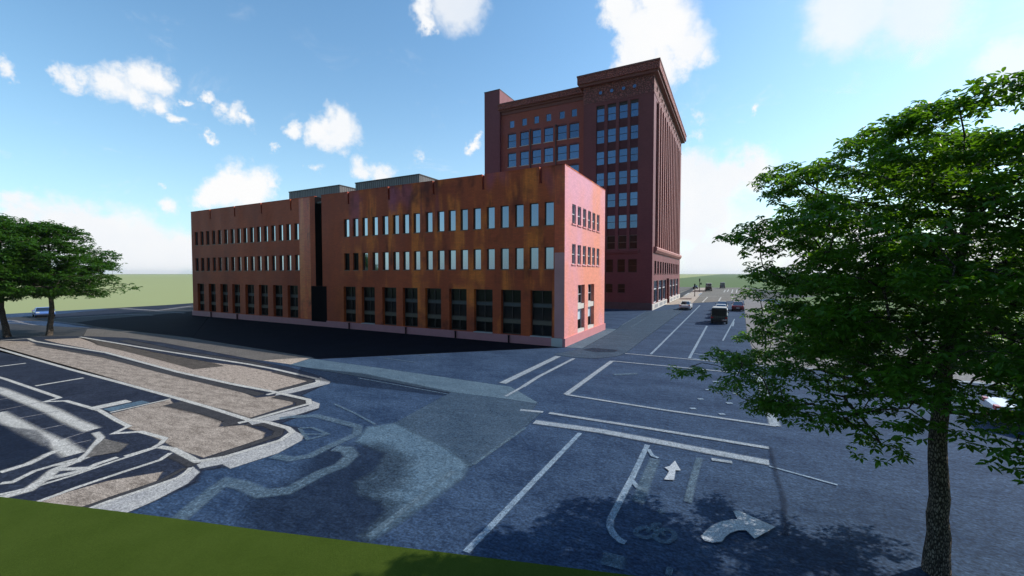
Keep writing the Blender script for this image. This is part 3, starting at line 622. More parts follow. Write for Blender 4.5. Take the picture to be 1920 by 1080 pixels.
# frieze with round openings
q = MB(); q.box(lt(WL, 0, 0)[0], .0, .0, WE-WY, 36.752, 39.9); q.build('frieze', carved, T)
for x in (-21.4, -19.4, -17.35, -15.45):
    q = MB(); q.cyl((lt(x, 0, 0)[0], -.10, 38.45), .48, .10, 'y', 14); o = q.build('oculus', carved, T)
    q = MB(); q.cyl((lt(x, 0, 0)[0], -.13, 38.45), .30, .05, 'y', 14); q.build('pane', glass_mid, o)
for i in range(14):
    y = 2.9+2.78*i
    q = MB(); q.cyl((.0, y, 38.45), .42, .10, 'x', 12); o = q.build('oculus', carved, T)
    q = MB(); q.cyl((.08, y, 38.45), .26, .05, 'x', 12); q.build('pane', void, o)
# cornice
q = MB(); q.box(lt(WL, 0, 0)[0]-.9, 1.0, -1.0, WE-WY+1.6, 40.35, 41.55); q.build('cornice', carved_band, T)
q = MB(); q.box(lt(WL, 0, 0)[0]-.98, 1.08, -1.08, WE-WY+1.68, 41.552, 41.85); q.box(lt(WL, 0, 0)[0]-.6, .7, -.7, WE-WY+1.3, 39.902, 40.348); q.build('cornice_edge', cap_brown, T)
# east face: ground floor, second floor, shaft of piers
EH = []
sh = [(76.6, 81.1), (81.9, 86.75), (87.15, 91.9), (97.4, 102.0), (102.7, 107.7), (108.6, 113.8)]
for a, b in sh: EH.append((a-WY, b-WY, 1.05, 5.05, .4))
EH.append((92.6-WY, 96.5-WY, .02, 5.3, .8))
w2 = [78.0+i*3.16 for i in range(12)]
for y in w2: EH.append((y-1.0-WY, y+1.0-WY, 6.25, 8.55, .35))
sy2 = [78.1+i*2.78 for i in range(14)]
for y in sy2: EH.append((y-.82-WY, y+.82-WY, 11.0, 36.3, .55))
wall('wall', lt(WX, WY, 0), (0, 1, 0), WE-WY, 36.75, EH, brick_red, T, nrm=(1, 0, 0))
for a, b in sh: window('shop', b-a, 4.0, T, lt(WX, (a+b)/2, 1.05), 'E', shopfront)
q = MB(); q.box(-.7, -.6, 92.61-WY, 96.49-WY, .03, 5.29); o = q.build('door', frame_tan, T, label='brown recessed street door')
for y in w2: window('second', 2.0, 2.3, T, lt(WX, y, 6.25), 'E', sash(glass_dark, frame_dark, .25, brick_red))
sm = MB(); gp = MB()
for y in sy2:
    yy = y-WY; gp.box(-.50, -.46, yy-.81, yy+.81, 11.01, 36.29)
    for r in rows: sm.box(-.458, -.30, yy-.81, yy+.81, r+2.42, r+3.80); sm.box(-.458, -.40, yy-.03, yy+.03, r+.03, r+2.4); sm.box(-.458, -.40, yy-.80, yy-.031, r+1.15, r+1.22); sm.box(-.458, -.40, yy+.031, yy+.80, r+1.15, r+1.22)
tag(gp.build('window', glass_dark, T), kind='stuff'); tag(sm.build('spandrel', spandrel_m, T), kind='stuff')
for i, y in enumerate(sy2[:-1]):
    q = MB(); yy = y+1.39-WY; q.box(.001, .22, yy-.33, yy+.33, 11.0, 36.7); q.build('pier', terracotta_sunlit, T)
q = MB(); q.prism([(0, 9.9), (.25, 9.95), (.55, 10.35), (.60, 10.75), (.45, 10.95), (0, 10.99)], 76.1-WY, 115.2-WY, 'x')
q.v = [(b_, a_, c_) for a_, b_, c_ in q.v]; q.build('ledge', terracotta_sunlit, T, bevel=.02)
q = MB(); 
q.box(.001, .12, -.10, 76.5-WY, 0, 1.04)
for a, b in ((76.5, 92.5), (96.6, 116.7)): q.box(.001, .14, a-WY, b-WY, 0, 1.04)
q.build('base_course', pale_stone, T)
for a, b in sh: 
    q = MB(); q.box(.141, .16, a-WY+.5, b-WY-.5, .25, .85); q.build('basement_grille', grey_stone, T)
# body, wing and tower
q = MB(); q.poly([lt(WL, WY, 0), lt(WL, WY, 40), lt(WL, WE, 40), lt(WL, WE, 0)]); q.poly([lt(WL, WE, 0), lt(WX, WE, 0), lt(WX, WE, 40), lt(WL, WE, 40)]); q.build('wall', brick_red, T)
q = MB(); q.box(lt(WL,0,0)[0]+.2, -.9, .6, WE-WY-.3, .1, 36.7); q.build('floor_core', void, T)
YW = 76.8; XA = -42.85
wc = [960, 983.3, 1006, 1028.6, 1053.8, 1076.5]
def plx(px, Y): d = ray(px, 260); return d.x*Y/d.y
wx = [plx(p, YW) for p in wc]
H_ = []
for x in wx:
    H_.append((x-.55-XA, x+.55-XA, 35.95, 37.4, .25))
    for z in (31.98, 28.08, 24.2): H_.append((x-.95-XA, x+.95-XA, z, z+2.75, .3))
wall('wall', lt(XA, YW, 0), (1, 0, 0), WL-XA, 38.7, H_, brick_wing, T, nrm=(0, -1, 0))
for x in wx:
    window('attic', 1.1, 1.45, T, lt(x, YW, 35.95), 'S', narrow(glass_mid, frame_tan, .12))
    for z in (31.98, 28.08, 24.2): window('arched', 1.9, 2.75, T, lt(x, YW, z), 'S', sash(glass_mid, frame_dark, .22, pale_stone, True))
for px in (995, 1042.5):
    x = plx(px, YW); q = MB(); q.cyl((x-WX, YW-WY-.12, 16), .11, 18.6, 'z', 8); q.cyl((x-WX, YW-WY-.12, 34.6), .2, .4, 'z', 8); q.build('drainpipe', cap_dark, T)
q = MB(); q.box(XA-WX, WL-WX-.001, YW-WY-.15, 25, 38.7, 39.35); q.build('frieze', cap_brown, T)
q = MB(); q.box(XA-WX-.3, WL-WX-.001, YW-WY-.9, 25, 39.7, 40.65); q.build('cornice', carved_band, T)
q = MB(); q.box(XA-WX-.35, WL-WX-.001, YW-WY-.96, 25, 40.652, 40.9); q.box(XA-WX, WL-WX-.001, YW-WY-.5, 25, 39.352, 39.698); q.build('cornice_edge', cap_brown, T)
q = MB(); q.box(XA-WX, WL-WX-.01, YW-WY+.4, 25, .1, 38.69); q.build('floor_core', brick_wing, T)
q = MB(); q.box(-46.5-WX, XA-WX-.002, YW-WY-.6, 13, 0, 43.9); q.build('stair_tower', brick_mat('brick_tower', (.19, .06, .075), (.22, .068, .085), gloss=.66, coat=0, sheen=.05), T)
q = MB(); q.box(-46.56-WX, XA-WX+.04, YW-WY-.66, 13.06, 43.902, 44.05); q.build('coping', cap_dark, T)

# ------------------------------------------------------------------ vehicles
def paint(name, c, rough=.3): return simple(name, c, rough, .5, .05, 4., coat=.6, bstr=0)
tyre_m = simple('tyre', (.015, .015, .016), .8, .3); rim_m = simple('rim', (.5, .5, .52), .3, .5, .1, 3, metal=.8)
head_m = simple('headlight', (.75, .80, .85), .1, .8); tail_m = simple('taillight', (.45, .01, .008), .2, .6)
plate_m = simple('number_plate', (.6, .6, .55), .5, .4); trim_m = simple('trim', (.02, .02, .022), .5, .4)
car_glass = glass_mat('car_glass', (.7, .85, 1.), .2)
def make_car(label, cat, loc, rz, col, kind='sedan', group=None, name='car', L=4.6, W=1.8, H=1.43):
    m = paint('paint_'+label[:12], col)
    r = empty(name, (loc[0], loc[1], .06), rz, label=label, cat=cat, group=group)
    h = L/2; w = W/2; wr_ = .33 if H < 2 else .40; ax = (h-.85, -h+.95)
    bz = .20
    def arcs(a):     # lower edge with wheel arches, rear to front
        pts = [(-h+.05, bz+.12), (-h+.25, bz)]
        for c in (ax[1], ax[0]):
            for k in range(9):
                t = math.pi-math.pi*k/8; pts.append((c+(wr_+.07)*math.cos(t), max(bz, wr_+(wr_+.07)*math.sin(t)-.02)))
        return pts+[(h-.25, bz), (h-.03, bz+.15)]
    if kind == 'sedan':
        belt = .88*H/1.43; top = [(h, .58), (h-.12, .70), (h-1.15, belt-.03), (h-1.3, belt), (-h+1.0, belt+.02), (-h+.15, belt-.02), (-h, .80), (-h-.0, .45)]
        cab = [(h-1.25, belt-.01), (h-2.05, H-.04), (-h+1.55, H-.04), (-h+.65, belt+.0)]
    elif kind == 'suv':
        belt = H*.56; top = [(h, .62), (h-.08, belt-.12), (h-1.0, belt-.02), (h-1.15, belt), (-h+.3, belt), (-h+.02, belt), (-h, .75), (-h, .45)]
        cab = [(h-1.1, belt-.01), (h-1.6, H-.05), (-h+.12, H-.05), (-h+.03, belt+.0)]
    else:   # van
        belt = H*.50; top = [(h, .7), (h-.1, belt-.2), (h-.5, belt), (h-.7, belt+.02), (-h+.3, belt), (-h, belt), (-h, .8), (-h, .5)]
        cab = [(h-.5, belt-.01), (h-1.15, H-.05), (-h+.05, H-.05), (-h+.01, belt+.0)]
    prof = arcs(0)+top; cy = 0; cz = .6
    rings = []
    for x, s_ in ((-w, .955), (-w+.07, 1.), (w-.07, 1.), (w, .955)):
        rings.append([(x, p*(.985 if s_ < 1 else 1), q if q < .5 else q-(1-s_)*1.2) for p, q in prof])
    q = MB(); q.ring_loft(rings); q.build('body', m, r, bevel=0)
    # greenhouse
    inb, inr = w-.08, w-(.26 if kind == 'sedan' else .14)
    q = MB(); b_ = [(inb if k in (0, 3) else inr, p, z) for k, (p, z) in enumerate(cab)]
    q.ring_loft([[(-x, p, z) for x, p, z in b_], [(x, p, z) for x, p, z in b_]])
    solid = kind == 'van'
    q.build('cabin' if not solid else 'cargo_box', m if solid else car_glass, r, bevel=.03)
    q = MB(); p1, p2 = cab[1][0], cab[2][0]
    q.ring_loft([[(-inr-.02, p1-.02, H-.06), (inr+.02, p1-.02, H-.06), (inr+.02, p2+.02, H-.06), (-inr-.02, p2+.02, H-.06)], [(-inr+.08, p1-.12, H), (inr-.08, p1-.12, H), (inr-.08, p2+.1, H), (-inr+.08, p2+.1, H)]]); q.build('roof', m, r)
    if not solid:
        q = MB()
        for sx in (-1, 1):
            for (pa, za, xa), (pb, zb, xb), ww in (((cab[0][0], cab[0][1], inb), (cab[1][0], cab[1][1], inr), .05), ((cab[3][0], cab[3][1], inb), (cab[2][0], cab[2][1], inr), .09), (((cab[0][0]+cab[3][0])/2-.1, cab[0][1], inb), ((cab[0][0]+cab[3][0])/2-.1, H-.05, inr), .05)):
                q.ring_loft([[(sx*(xa-.03), pa-ww, za), (sx*(xa-.03), pa+ww, za), (sx*(xa+.015), pa+ww, za), (sx*(xa+.015), pa-ww, za)], [(sx*(xb-.03), pb-ww, zb), (sx*(xb-.03), pb+ww, zb), (sx*(xb+.015), pb+ww, zb), (sx*(xb+.015), pb-ww, zb)]])
        q.build('pillar', m, r)
    else:
        q = MB(); d = (cab[1][0]-cab[0][0]); 
        q.ring_loft([[(-inr+.1, cab[0][0]+.015+d*.12, belt+(H-belt)*.12), (inr-.1, cab[0][0]+.015+d*.12, belt+(H-belt)*.12), (inr-.15, cab[0][0]+.02+d*.8, belt+(H-belt)*.8), (-inr+.15, cab[0][0]+.02+d*.8, belt+(H-belt)*.8)], [(-inr+.1, cab[0][0]+.045+d*.12, belt+(H-belt)*.12), (inr-.1, cab[0][0]+.045+d*.12, belt+(H-belt)*.12), (inr-.15, cab[0][0]+.05+d*.8, belt+(H-belt)*.8), (-inr+.15, cab[0][0]+.05+d*.8, belt+(H-belt)*.8)]]); q.build('windscreen', car_glass, r)
        q = MB(); q.box(-w+.3, -.04, -h-.02, -h+.06, belt+.15, H-.4); q.box(.04, w-.3, -h-.02, -h+.06, belt+.15, H-.4); q.build('rear_window', car_glass, r)
    for sx in (-1, 1):
        for y in ax:
            q = MB(); q.cyl((sx*(w-.20) if sx > 0 else -w-.01, y, wr_-.06), wr_, .21, 'x', 18); t_ = q.build('wheel', tyre_m, r)
            q = MB(); q.cyl((w+.005 if sx > 0 else -w-.02, y, wr_-.06), wr_*.62, .015, 'x', 14); q.build('rim', rim_m, t_)
        q = MB(); q.box(sx*(w-.40), sx*(w-.05), h-.14, h+.012, .62, .76); q.build('headlight', head_m, r)
        q = MB(); q.box(sx*(w-.34), sx*(w-.02), -h-.012, -h+.14, .70, .86); q.build('taillight', tail_m, r)
        q = MB(); q.box(sx*w, sx*(w+.16), cab[0][0]-.35, cab[0][0]-.25, belt+.02, belt+.15); q.build('mirror', m, r, bevel=.02)
    q = MB(); q.box(-w+.1, w-.1, h-.05, h+.02, .25, .42); q.build('grille', trim_m, r)
    q = MB(); q.box(-.6 if kind == 'sedan' else -w+.1, .6 if kind == 'sedan' else w-.1, -h-.03, -h+.05, .26, .40); q.build('rear_bumper', trim_m, r)
    q = MB(); px_ = 0 if kind == 'sedan' else w-.35; q.box(px_-.25, px_+.25, -h-.045, -h-.031, .45, .60); q.build('number_plate', plate_m, r)
    return r
# heading: local +Y is the front
make_car('white sedan seen from behind on the street beside the tall building', 'car', (-7.25, 79.9), 0, (.72, .70, .68), group='cars on the street')
sv = make_car('dark green boxy off-road vehicle with a ribbed upright rear', 'car', (-1.45, 60.2), 0, (.018, .026, .016), 'suv', group='cars on the street', name='off_road_car', L=4.4, W=1.86, H=2.0)
q = MB(); 
for k in range(7): q.box(-.72+k*.22, -.64+k*.22, -2.28, -2.19, .5, 1.85)
q.build('tailgate_rib', simple('dark_green_rib', (.012, .018, .012), .7), sv)
q = MB(); q.box(-.84, .84, -2.185, -2.06, .45, 1.90); q.build('tailgate', simple('dark_green_gate', (.018, .024, .016), .6), sv)
q = MB(); q.box(-.80, -.74, -1.9, .45, 1.12, 1.9); q.box(.74, .80, -1.9, .45, 1.12, 1.9); q.build('side_panel', simple('dark_green_side', (.018, .024, .016), .6), sv)
make_car('dark car hidden behind the dark green off-road vehicle', 'car', (-1.5, 66.9), 0, (.03, .03, .035), group='cars on the street')
make_car('silver car with blue rear glass just beyond the dark green off-road vehicle', 'car', (-1.55, 72.8), 0, (.55, .60, .66), group='cars on the street', H=1.5)
make_car('black car ahead of the silver car in the street', 'car', (-1.6, 80.8), 0, (.02, .02, .024), group='cars on the street', H=1.5)
make_car('dark red car half hidden by leaves right of the black car', 'car', (.8, 81.5), 0, (.16, .012, .010), group='cars on the street', H=1.5)
make_car('black box van far down the street', 'van', (-7.7, 168.8), 0, (.012, .012, .016), 'van', group='cars on the street', name='van', L=5.6, W=2.1, H=2.75)
make_car('grey van farthest down the street', 'van', (-3.9, 201.6), 0, (.12, .13, .14), 'van', group='cars on the street', name='van', L=5.2, W=2.0, H=2.5)
make_car('small black car at the kerb beyond the two signal posts', 'car', (-13.6, 189), 0, (.012, .012, .015), group='cars on the street')
make_car('pale blue sports car facing the viewer behind the left tree', 'car', (-89.6, 22.6), Rd(-99), (.10, .20, .50), L=4.4, W=1.95, H=1.3)
make_car('white car with a red rear lamp cut by the right picture edge', 'car', (11.9, 24.7), Rd(-98), (.75, .75, .75), L=4.5)

# ------------------------------------------------------------------ signal posts
post_m = simple('post_brown', (.09, .05, .035), .6); sig_m = simple('signal_green', (.010, .030, .015), .5)
for (x, y), hh, side, lab in (((-9.3, 126.4), 3.5, 0, 'dark green signal on a brown post, nearer of the two'), ((-10.1, 157.8), 4.6, 1, 'dark green signal with a side head on a brown post, farther of the two')):
    r = empty('traffic_signal', (x, y, 0), label=lab, cat='traffic signal', group='signal posts by the street')
    q = MB(); q.cyl((0, 0, 0), .11, hh-.9, 'z', 10, .08); q.cyl((0, 0, 0), .18, .15, 'z', 10); q.build('pole', post_m, r)
    q = MB(); q.box(-.19, .19, -.16, .16, hh-1.0, hh); q.build('signal_head', sig_m, r, bevel=.04)
    if side: q = MB(); q.box(.2, .62, -.14, .14, hh-2.1, hh-1.4); q.box(.08, .2, -.03, .03, hh-1.8, hh-1.7); q.build('signal_head', sig_m, r)

# ------------------------------------------------------------------ trees
def leaf_mat(name, c1, c2, tl_):
    m, t = new_mat(name); tc = t.n('ShaderNodeTexCoord').outputs['Object']
    n = t.noise(tc, 1.1, 3, .6); n2 = t.noise(tc, 14., 2, .5)
    c = t.mix(t.ramp(n, .3, .7), c1, c2); c = t.mix(t.math('MULTIPLY', t.ramp(n2, .45, .7), .5), c, tuple(min(1, v*1.7) for v in c2))
    p = principled(t, c, .42, .35)
    tr = t.n('ShaderNodeBsdfTranslucent'); t.l(t.mix(.5, c, tl_), tr.inputs[0])
    mx = t.n('ShaderNodeMixShader'); mx.inputs[0].default_value = .38
    t.l(p.outputs[0], mx.inputs[1]); t.l(tr.outputs[0], mx.inputs[2])
    o = t.n('ShaderNodeOutputMaterial'); t.l(mx.outputs[0], o.inputs[0]); return m
leaf_near = leaf_mat('leaf_near', (.032, .085, .008), (.075, .17, .014), (.26, .56, .01))
leaf_far = leaf_mat('leaf_far', (.020, .062, .008), (.040, .11, .012), (.12, .34, .01))
def bark_mat():
    m, t = new_mat('bark'); tc = t.n('ShaderNodeTexCoord').outputs['Object']
    v = t.n('ShaderNodeTexVoronoi', feature='DISTANCE_TO_EDGE'); t.l(t.mapping(tc, (1, 1, .35)), v.inputs['Vector']); v.inputs['Scale'].default_value = 30
    n = t.noise(tc, 22., 6, .75); h = t.math('ADD', t.math('MULTIPLY', t.ramp(v.outputs['Distance'], 0, .3), .45), n)
    c = t.mix(t.ramp(h, .45, 1.15), (.04, .032, .026), (.36, .295, .235))
    p = principled(t, c, .9, .1, h, 1., .05)
    o = t.n('ShaderNodeOutputMaterial'); t.l(p.outputs[0], o.inputs[0]); return m
bark = bark_mat()

def grow_tree(seed, H, th, rfun, natt, trunk_pts, r_base, leaf, nros, spread, lean=(0, 0), tip=.006, bend=.35, cfun=None, limbs=()):
    rng = np.random.default_rng(seed)
    # trunk nodes
    tp = np.array(trunk_pts, float); pos = []; par = []
    L = 0
    for i in range(len(tp)-1):
        k = max(2, int(np.linalg.norm(tp[i+1]-tp[i])/(.035*H)))
        for j in range(k):
            p = tp[i]+(tp[i+1]-tp[i])*j/k + rng.normal(0, .0016*H*(i > 0 or j > 0), 3)*np.array([1, 1, .2]); pos.append(p); par.append(len(pos)-2)
    pos.append(tp[-1]); par.append(len(pos)-2)
    nt = len(pos)
    cap = natt*30+nt
    P = np.zeros((cap, 3)); P[:nt] = pos; par = list(par); N = nt
    for hz0, az_, ln_, rise in limbs:             # the main limbs leave the trunk first
        k = int(np.argmin(np.abs(P[:nt, 2]-hz0))); p = P[k].copy(); m_ = max(4, int(ln_/(.035*H))); a_ = az_
        for j in range(m_):
            a_ += rng.normal(0, .16); f_ = (j+1)/m_
            p = p+np.array([math.cos(a_), math.sin(a_), rise*(1.1-1.0*f_)+rng.normal(0, .14)])*ln_/m_
            P[N] = p; par.append(k); k = N; N += 1
    # attractors
    A = []
    while len(A) < natt:
        z = rng.uniform(th*.62, H); a = rng.uniform(0, 2*np.pi)
        R = rfun(z, a)
        if R <= 0: continue
        q = rng.uniform(0, 1)**.42*R
        if z < .60*H and q < rfun.bare*(1-(z-.3*H)/(.34*H)): continue
        if rng.uniform() > (R/rfun.rmax)**1.0+.25: continue
        c = np.array(cfun(z)) if cfun else np.zeros(2)
        A.append((c[0]+q*np.cos(a), c[1]+q*np.sin(a), z, q))
    A = np.array(A); A = A[np.argsort(A[:, 3])]
    tips = []
    for ax_, ay, az, q in A:
        a = np.array((ax_, ay, az)); D = P[:N]-a
        d = np.linalg.norm(D*np.array([1, 1, 1.25]), axis=1)
        cost = d + .9*np.maximum(0, P[:N, 2]-a[2]+.03*H) + np.where((P[:N, 2] < th) & (np.arange(N) < nt), 50., 0.)+np.where((np.arange(N) < nt) & (P[:N, 2] < .72*H), .14*H, 0.)
        i = int(np.argmin(cost)); s = P[i].copy(); dist = np.linalg.norm(a-s)
        if dist < .012*H: tips.append((i, a)); continue
        n = max(2, int(dist/(.038*H))); k = i
        side = rng.normal(0, 1, 3); side[2] *= .4
        for j in range(1, n+1):
            t = j/n; p = s+(a-s)*t; p[2] += bend*dist*.35*math.sin(math.pi*t)*(1 if rng.uniform() < .85 else -.6)
            p = p+side*dist*.06*math.sin(math.pi*t)+rng.normal(0, .006*H, 3)*(j < n)
            P[N] = p; par.append(k); k = N; N += 1
        tips.append((k, a))
    P = P[:N]; par = np.array(par)
    cnt = np.zeros(N); 
    for k, _ in tips: cnt[k] += 1
    for i in range(N-1, 0, -1):
        if par[i] >= 0: cnt[par[i]] += cnt[i]
    rad = tip+ (r_base*.80)*(cnt/max(1, cnt[0]))**.52
    for i in range(nt):
        f = i/nt; rad[i] = max(rad[i]*.75, r_base*(1-.72*f)); 
        if i < 4: rad[i] *= 1+.22*(1-i/4)**2
    v = []; f = []
    first = {}
    for i in range(1, N):
        p = par[i]
        if p < 0: continue
        n = 10 if rad[i] > .06 else (5 if rad[i] > .02 else 3)
        d = P[i]-P[p]; l = np.linalg.norm(d)
        if l < 1e-5: continue
        d /= l; main = p not in first
        if main: first[p] = i
        r0 = rad[p] if (main and (p >= nt or i < nt)) else min(rad[p], rad[i]*1.25); r0 = min(r0, rad[i]*1.6) if i >= nt else r0
        dp = d
        if par[p] >= 0:
            e = P[p]-P[par[p]]; e /= (np.linalg.norm(e)+1e-9); dp = e+d if main else d
            dp /= np.linalg.norm(dp)
        b = len(v)
        for c, r, dd in ((P[p], r0, dp), (P[i]+d*rad[i]*.3, rad[i], d)):
            up = np.array([0, 0, 1.]) if abs(dd[2]) < .9 else np.array([1., 0, 0])
            u = np.cross(dd, up); u /= np.linalg.norm(u); w = np.cross(dd, u)
            for j in range(n):
                an = 2*np.pi*j/n; v.append(tuple(c+(u*math.cos(an)+w*math.sin(an))*r))
        for j in range(n): f.append((b+j, b+(j+1) % n, b+n+(j+1) % n, b+n+j))
    # leaves: rosettes of leaflets spread in flat sprays about every tip
    V = []; 
    T_ = np.array([a for _, a in tips])
    M = len(T_)*nros
    base = np.repeat(T_, nros, axis=0); ang = rng.uniform(0, 2*np.pi, M); rr = np.sqrt(rng.uniform(0, 1, M))*spread
    cen = base+np.stack([rr*np.cos(ang), rr*np.sin(ang), rng.normal(0, .16*spread, M)-.35*rr**2/spread], 1)
    # drop a few tips' foliage for gaps
    nl = 6
    a0 = rng.uniform(0, 2*np.pi, M)
    Vv = np.zeros((M*nl, 6, 3))
    tilt = rng.normal(0, .32, (M, 2))
    for k in range(nl):
        an = a0+2*np.pi*k/nl+rng.normal(0, .25, M); dr_ = rng.uniform(.1, .55, M)
        d = np.stack([np.cos(an), np.sin(an), -dr_+tilt[:, 0]*np.cos(an)+tilt[:, 1]*np.sin(an)], 1); d /= np.linalg.norm(d, axis=1)[:, None]
        s = np.stack([-np.sin(an), np.cos(an), rng.normal(0, .35, M)], 1); s /= np.linalg.norm(s, axis=1)[:, None]
        nrm = np.cross(d, s)
        ll = leaf*rng.uniform(.65, 1.15, M)[:, None]; ww = ll*.23; c = cen+d*leaf*.12
        Vv[k::nl, 0] = c; Vv[k::nl, 1] = c+d*ll*.35+s*ww*.9+nrm*ww*.3; Vv[k::nl, 2] = c+d*ll*.72+s*ww*.75+nrm*ww*.2
        Vv[k::nl, 3] = c+d*ll-np.array([0, 0, 1.])*ll*.12; Vv[k::nl, 4] = c+d*ll*.72-s*ww*.75+nrm*ww*.2; Vv[k::nl, 5] = c+d*ll*.35-s*ww*.9+nrm*ww*.3
    Vv = Vv.reshape(-1, 3); nf = M*nl
    return (v, f), (Vv, nf)
def leaves_mesh(name, Vv, nf, m):
    me = bpy.data.meshes.new(name); me.vertices.add(len(Vv)); me.vertices.foreach_set('co', Vv.astype(np.float32).ravel())
    idx = np.arange(nf)[:, None]*6+np.array([[0, 1, 2, 3, 0, 3, 4, 5]]); me.loops.add(nf*8); me.loops.foreach_set('vertex_index', idx.ravel().astype(np.int32))
    me.polygons.add(nf*2); me.polygons.foreach_set('loop_start', np.arange(0, nf*8, 4, dtype=np.int32)); me.update(calc_edges=True); me.validate(); me.materials.append(m); return me
def plant(name, label, cat, loc, rz, sc, tm, lm, group=None):
    r = empty(name, loc, rz, label=label, cat=cat, group=group); r.scale = (sc,)*3
    for n_, me in (('trunk', tm), ('crown', lm)):
        o = bpy.data.objects.new(n_, me); COL.objects.link(o); o.parent = r
    return r
def tube_mesh(name, v, f, m):
    me = bpy.data.meshes.new(name); me.from_pydata(v, [], f); me.materials.append(m); me.polygons.foreach_set('use_smooth', [True]*len(me.polygons)); return me
def interp(z, tab):
    if z < tab[0][0] or z > tab[-1][0]: return 0.
    for (a, ra), (b, rb) in zip(tab, tab[1:]):
        if z <= b: return ra+(rb-ra)*(z-a)/(b-a)
def rf_near(z, a):
    R = interp(z, [(2.7, 2.6), (3.4, 3.9), (4.1, 4.8), (4.8, 4.1), (5.6, 3.9), (6.8, 4.25), (7.9, 3.9), (8.8, 3.4), (9.5, 2.4)])
    # lobes so that the rim is uneven
    return .96*R*(1+.12*math.sin(3*a+z*1.3)+.09*math.sin(5*a-z*2.1))
rf_near.rmax = 5.2; rf_near.bare = 3.2
tb = G(1755, 1074)
(tv, tf), (lv, ln) = grow_tree(11, 9.55, 3.4, rf_near, 720, [(0, 0, 0), (.03, .02, 1.2), (-.03, 0, 2.4), (.02, .05, 3.8), (.10, .08, 5.4), (.25, .1, 7.0), (.45, .1, 8.2)], .19, .128, 34, .45, limbs=[(3.45, 2.7, 3.0, .15), (3.6, .15, 3.2, .10), (3.75, 3.7, 2.6, .05), (4.1, 1.6, 3.0, .35), (4.5, -1.3, 2.4, .4), (4.9, .7, 3.2, .15), (5.2, 2.9, 3.2, .3), (5.9, 4.3, 2.2, .5), (6.3, -.4, 2.8, .5), (6.9, 2.2, 2.6, .7), (7.4, 1.0, 2.2, .8)], cfun=lambda z: (.07*z-.1, .0))
plant('leafy_tree', 'large leafy green tree with a rough grey brown trunk standing near on the right', 'tree', (tb[0], tb[1], 0), 0, 1., tube_mesh('trunk', tv, tf, bark), leaves_mesh('crown', lv, ln, leaf_near))
def rf_far(z, a):
    R = interp(z, [(4.4, 4.2), (5.4, 6.3), (6.6, 6.0), (8.2, 5.6), (10.0, 4.2), (11.4, 2.6), (12.3, .8)])
    return R*(1+.13*math.sin(3*a+z*1.1)+.10*math.sin(4*a-z*1.7))
rf_far.rmax = 7.; rf_far.bare = 2.5
(tv, tf), (lv, ln) = grow_tree(5, 12.4, 4.8, rf_far, 300, [(0, 0, 0), (.15, .1, 1.6), (.5, .1, 3.0), (.25, .1, 4.4), (.3, .1, 6.6), (.1, .2, 9), (-.2, .2, 11)], .25, .30, 19, .95, limbs=[(4.9, 0, 3.6, .15), (5.1, 2.2, 4, .1), (5.3, 4.2, 4, .15), (6.6, 1.1, 4.5, .35), (7., 3.2, 4.5, .3), (7.6, 5.3, 4, .4), (9, .3, 3, .6), (9.4, 2.6, 3, .6)])
tmf = tube_mesh('trunk', tv, tf, bark); lmf = leaves_mesh('crown', lv, ln, leaf_far)
g1 = G(92, 629); g2 = G(14, 632)
plant('leafy_tree', 'dark green tree with a crooked trunk, right of the pair at the car park end', 'tree', (g1[0], g1[1], 0), Rd(10), .94, tmf, lmf, 'trees at the end of the car park')
plant('leafy_tree', 'dark green tree cut by the left picture edge, left of the pair', 'tree', (g2[0], g2[1], 0), Rd(200), .98, tmf, lmf, 'trees at the end of the car park')

# ------------------------------------------------------------------ sky, sun
SUN = Vector((14.9, 13.6, 0)).normalized(); EL = Rd(38.2)
sd = Vector((SUN.x*math.cos(EL), SUN.y*math.cos(EL), math.sin(EL)))
su = bpy.data.lights.new('sun', 'SUN'); su.energy = 4.8; su.angle = Rd(.5); su.color = (1, .94, .86)
so = bpy.data.objects.new('sun', su); COL.objects.link(so); so.rotation_euler = sd.to_track_quat('Z', 'Y').to_euler()
W = bpy.data.worlds.new('World'); S.world = W; W.use_nodes = True; t = NT(W.node_tree)
sky = t.n('ShaderNodeTexSky', sky_type='NISHITA'); sky.sun_disc = False; sky.sun_elevation = EL
sky.sun_rotation = math.atan2(sd.x, sd.y); sky.air_density = 1.0; sky.dust_density = .6; sky.ozone_density = 1.2
dirv = t.n('ShaderNodeTexCoord').outputs['Generated']
STR = .15
hs = t.n('ShaderNodeHueSaturation'); hs.inputs['Saturation'].default_value = 1.12; t.l(sky.outputs[0], hs.inputs['Color'])
base = t.mix(1., hs.outputs[0], (STR*1.20, STR*1.45, STR*1.42), 'MULTIPLY')
sep = t.n('ShaderNodeSeparateXYZ'); t.l(dirv, sep.inputs[0]); el = sep.outputs[2]
n1 = t.n('ShaderNodeTexNoise'); n1.inputs['Scale'].default_value = 9; n1.inputs['Detail'].default_value = 9; n1.inputs['Roughness'].default_value = .62; t.l(dirv, n1.inputs['Vector'])
n2 = t.n('ShaderNodeTexNoise'); n2.inputs['Scale'].default_value = 3.2; n2.inputs['Detail'].default_value = 5; t.l(dirv, n2.inputs['Vector'])
warp = t.n('ShaderNodeVectorMath', operation='MULTIPLY_ADD'); t.l(n1.outputs['Color'], warp.inputs[0]); warp.inputs[1].default_value = (.09,)*3; warp.inputs[2].default_value = (-.045,)*3
n3 = t.n('ShaderNodeTexNoise'); n3.inputs['Scale'].default_value = 26; n3.inputs['Detail'].default_value = 8; n3.inputs['Roughness'].default_value = .65; t.l(dirv, n3.inputs['Vector'])
warp2 = t.n('ShaderNodeVectorMath', operation='MULTIPLY_ADD'); t.l(n3.outputs['Color'], warp2.inputs[0]); warp2.inputs[1].default_value = (.05,)*3; t.l(warp.outputs[0], warp2.inputs[2])
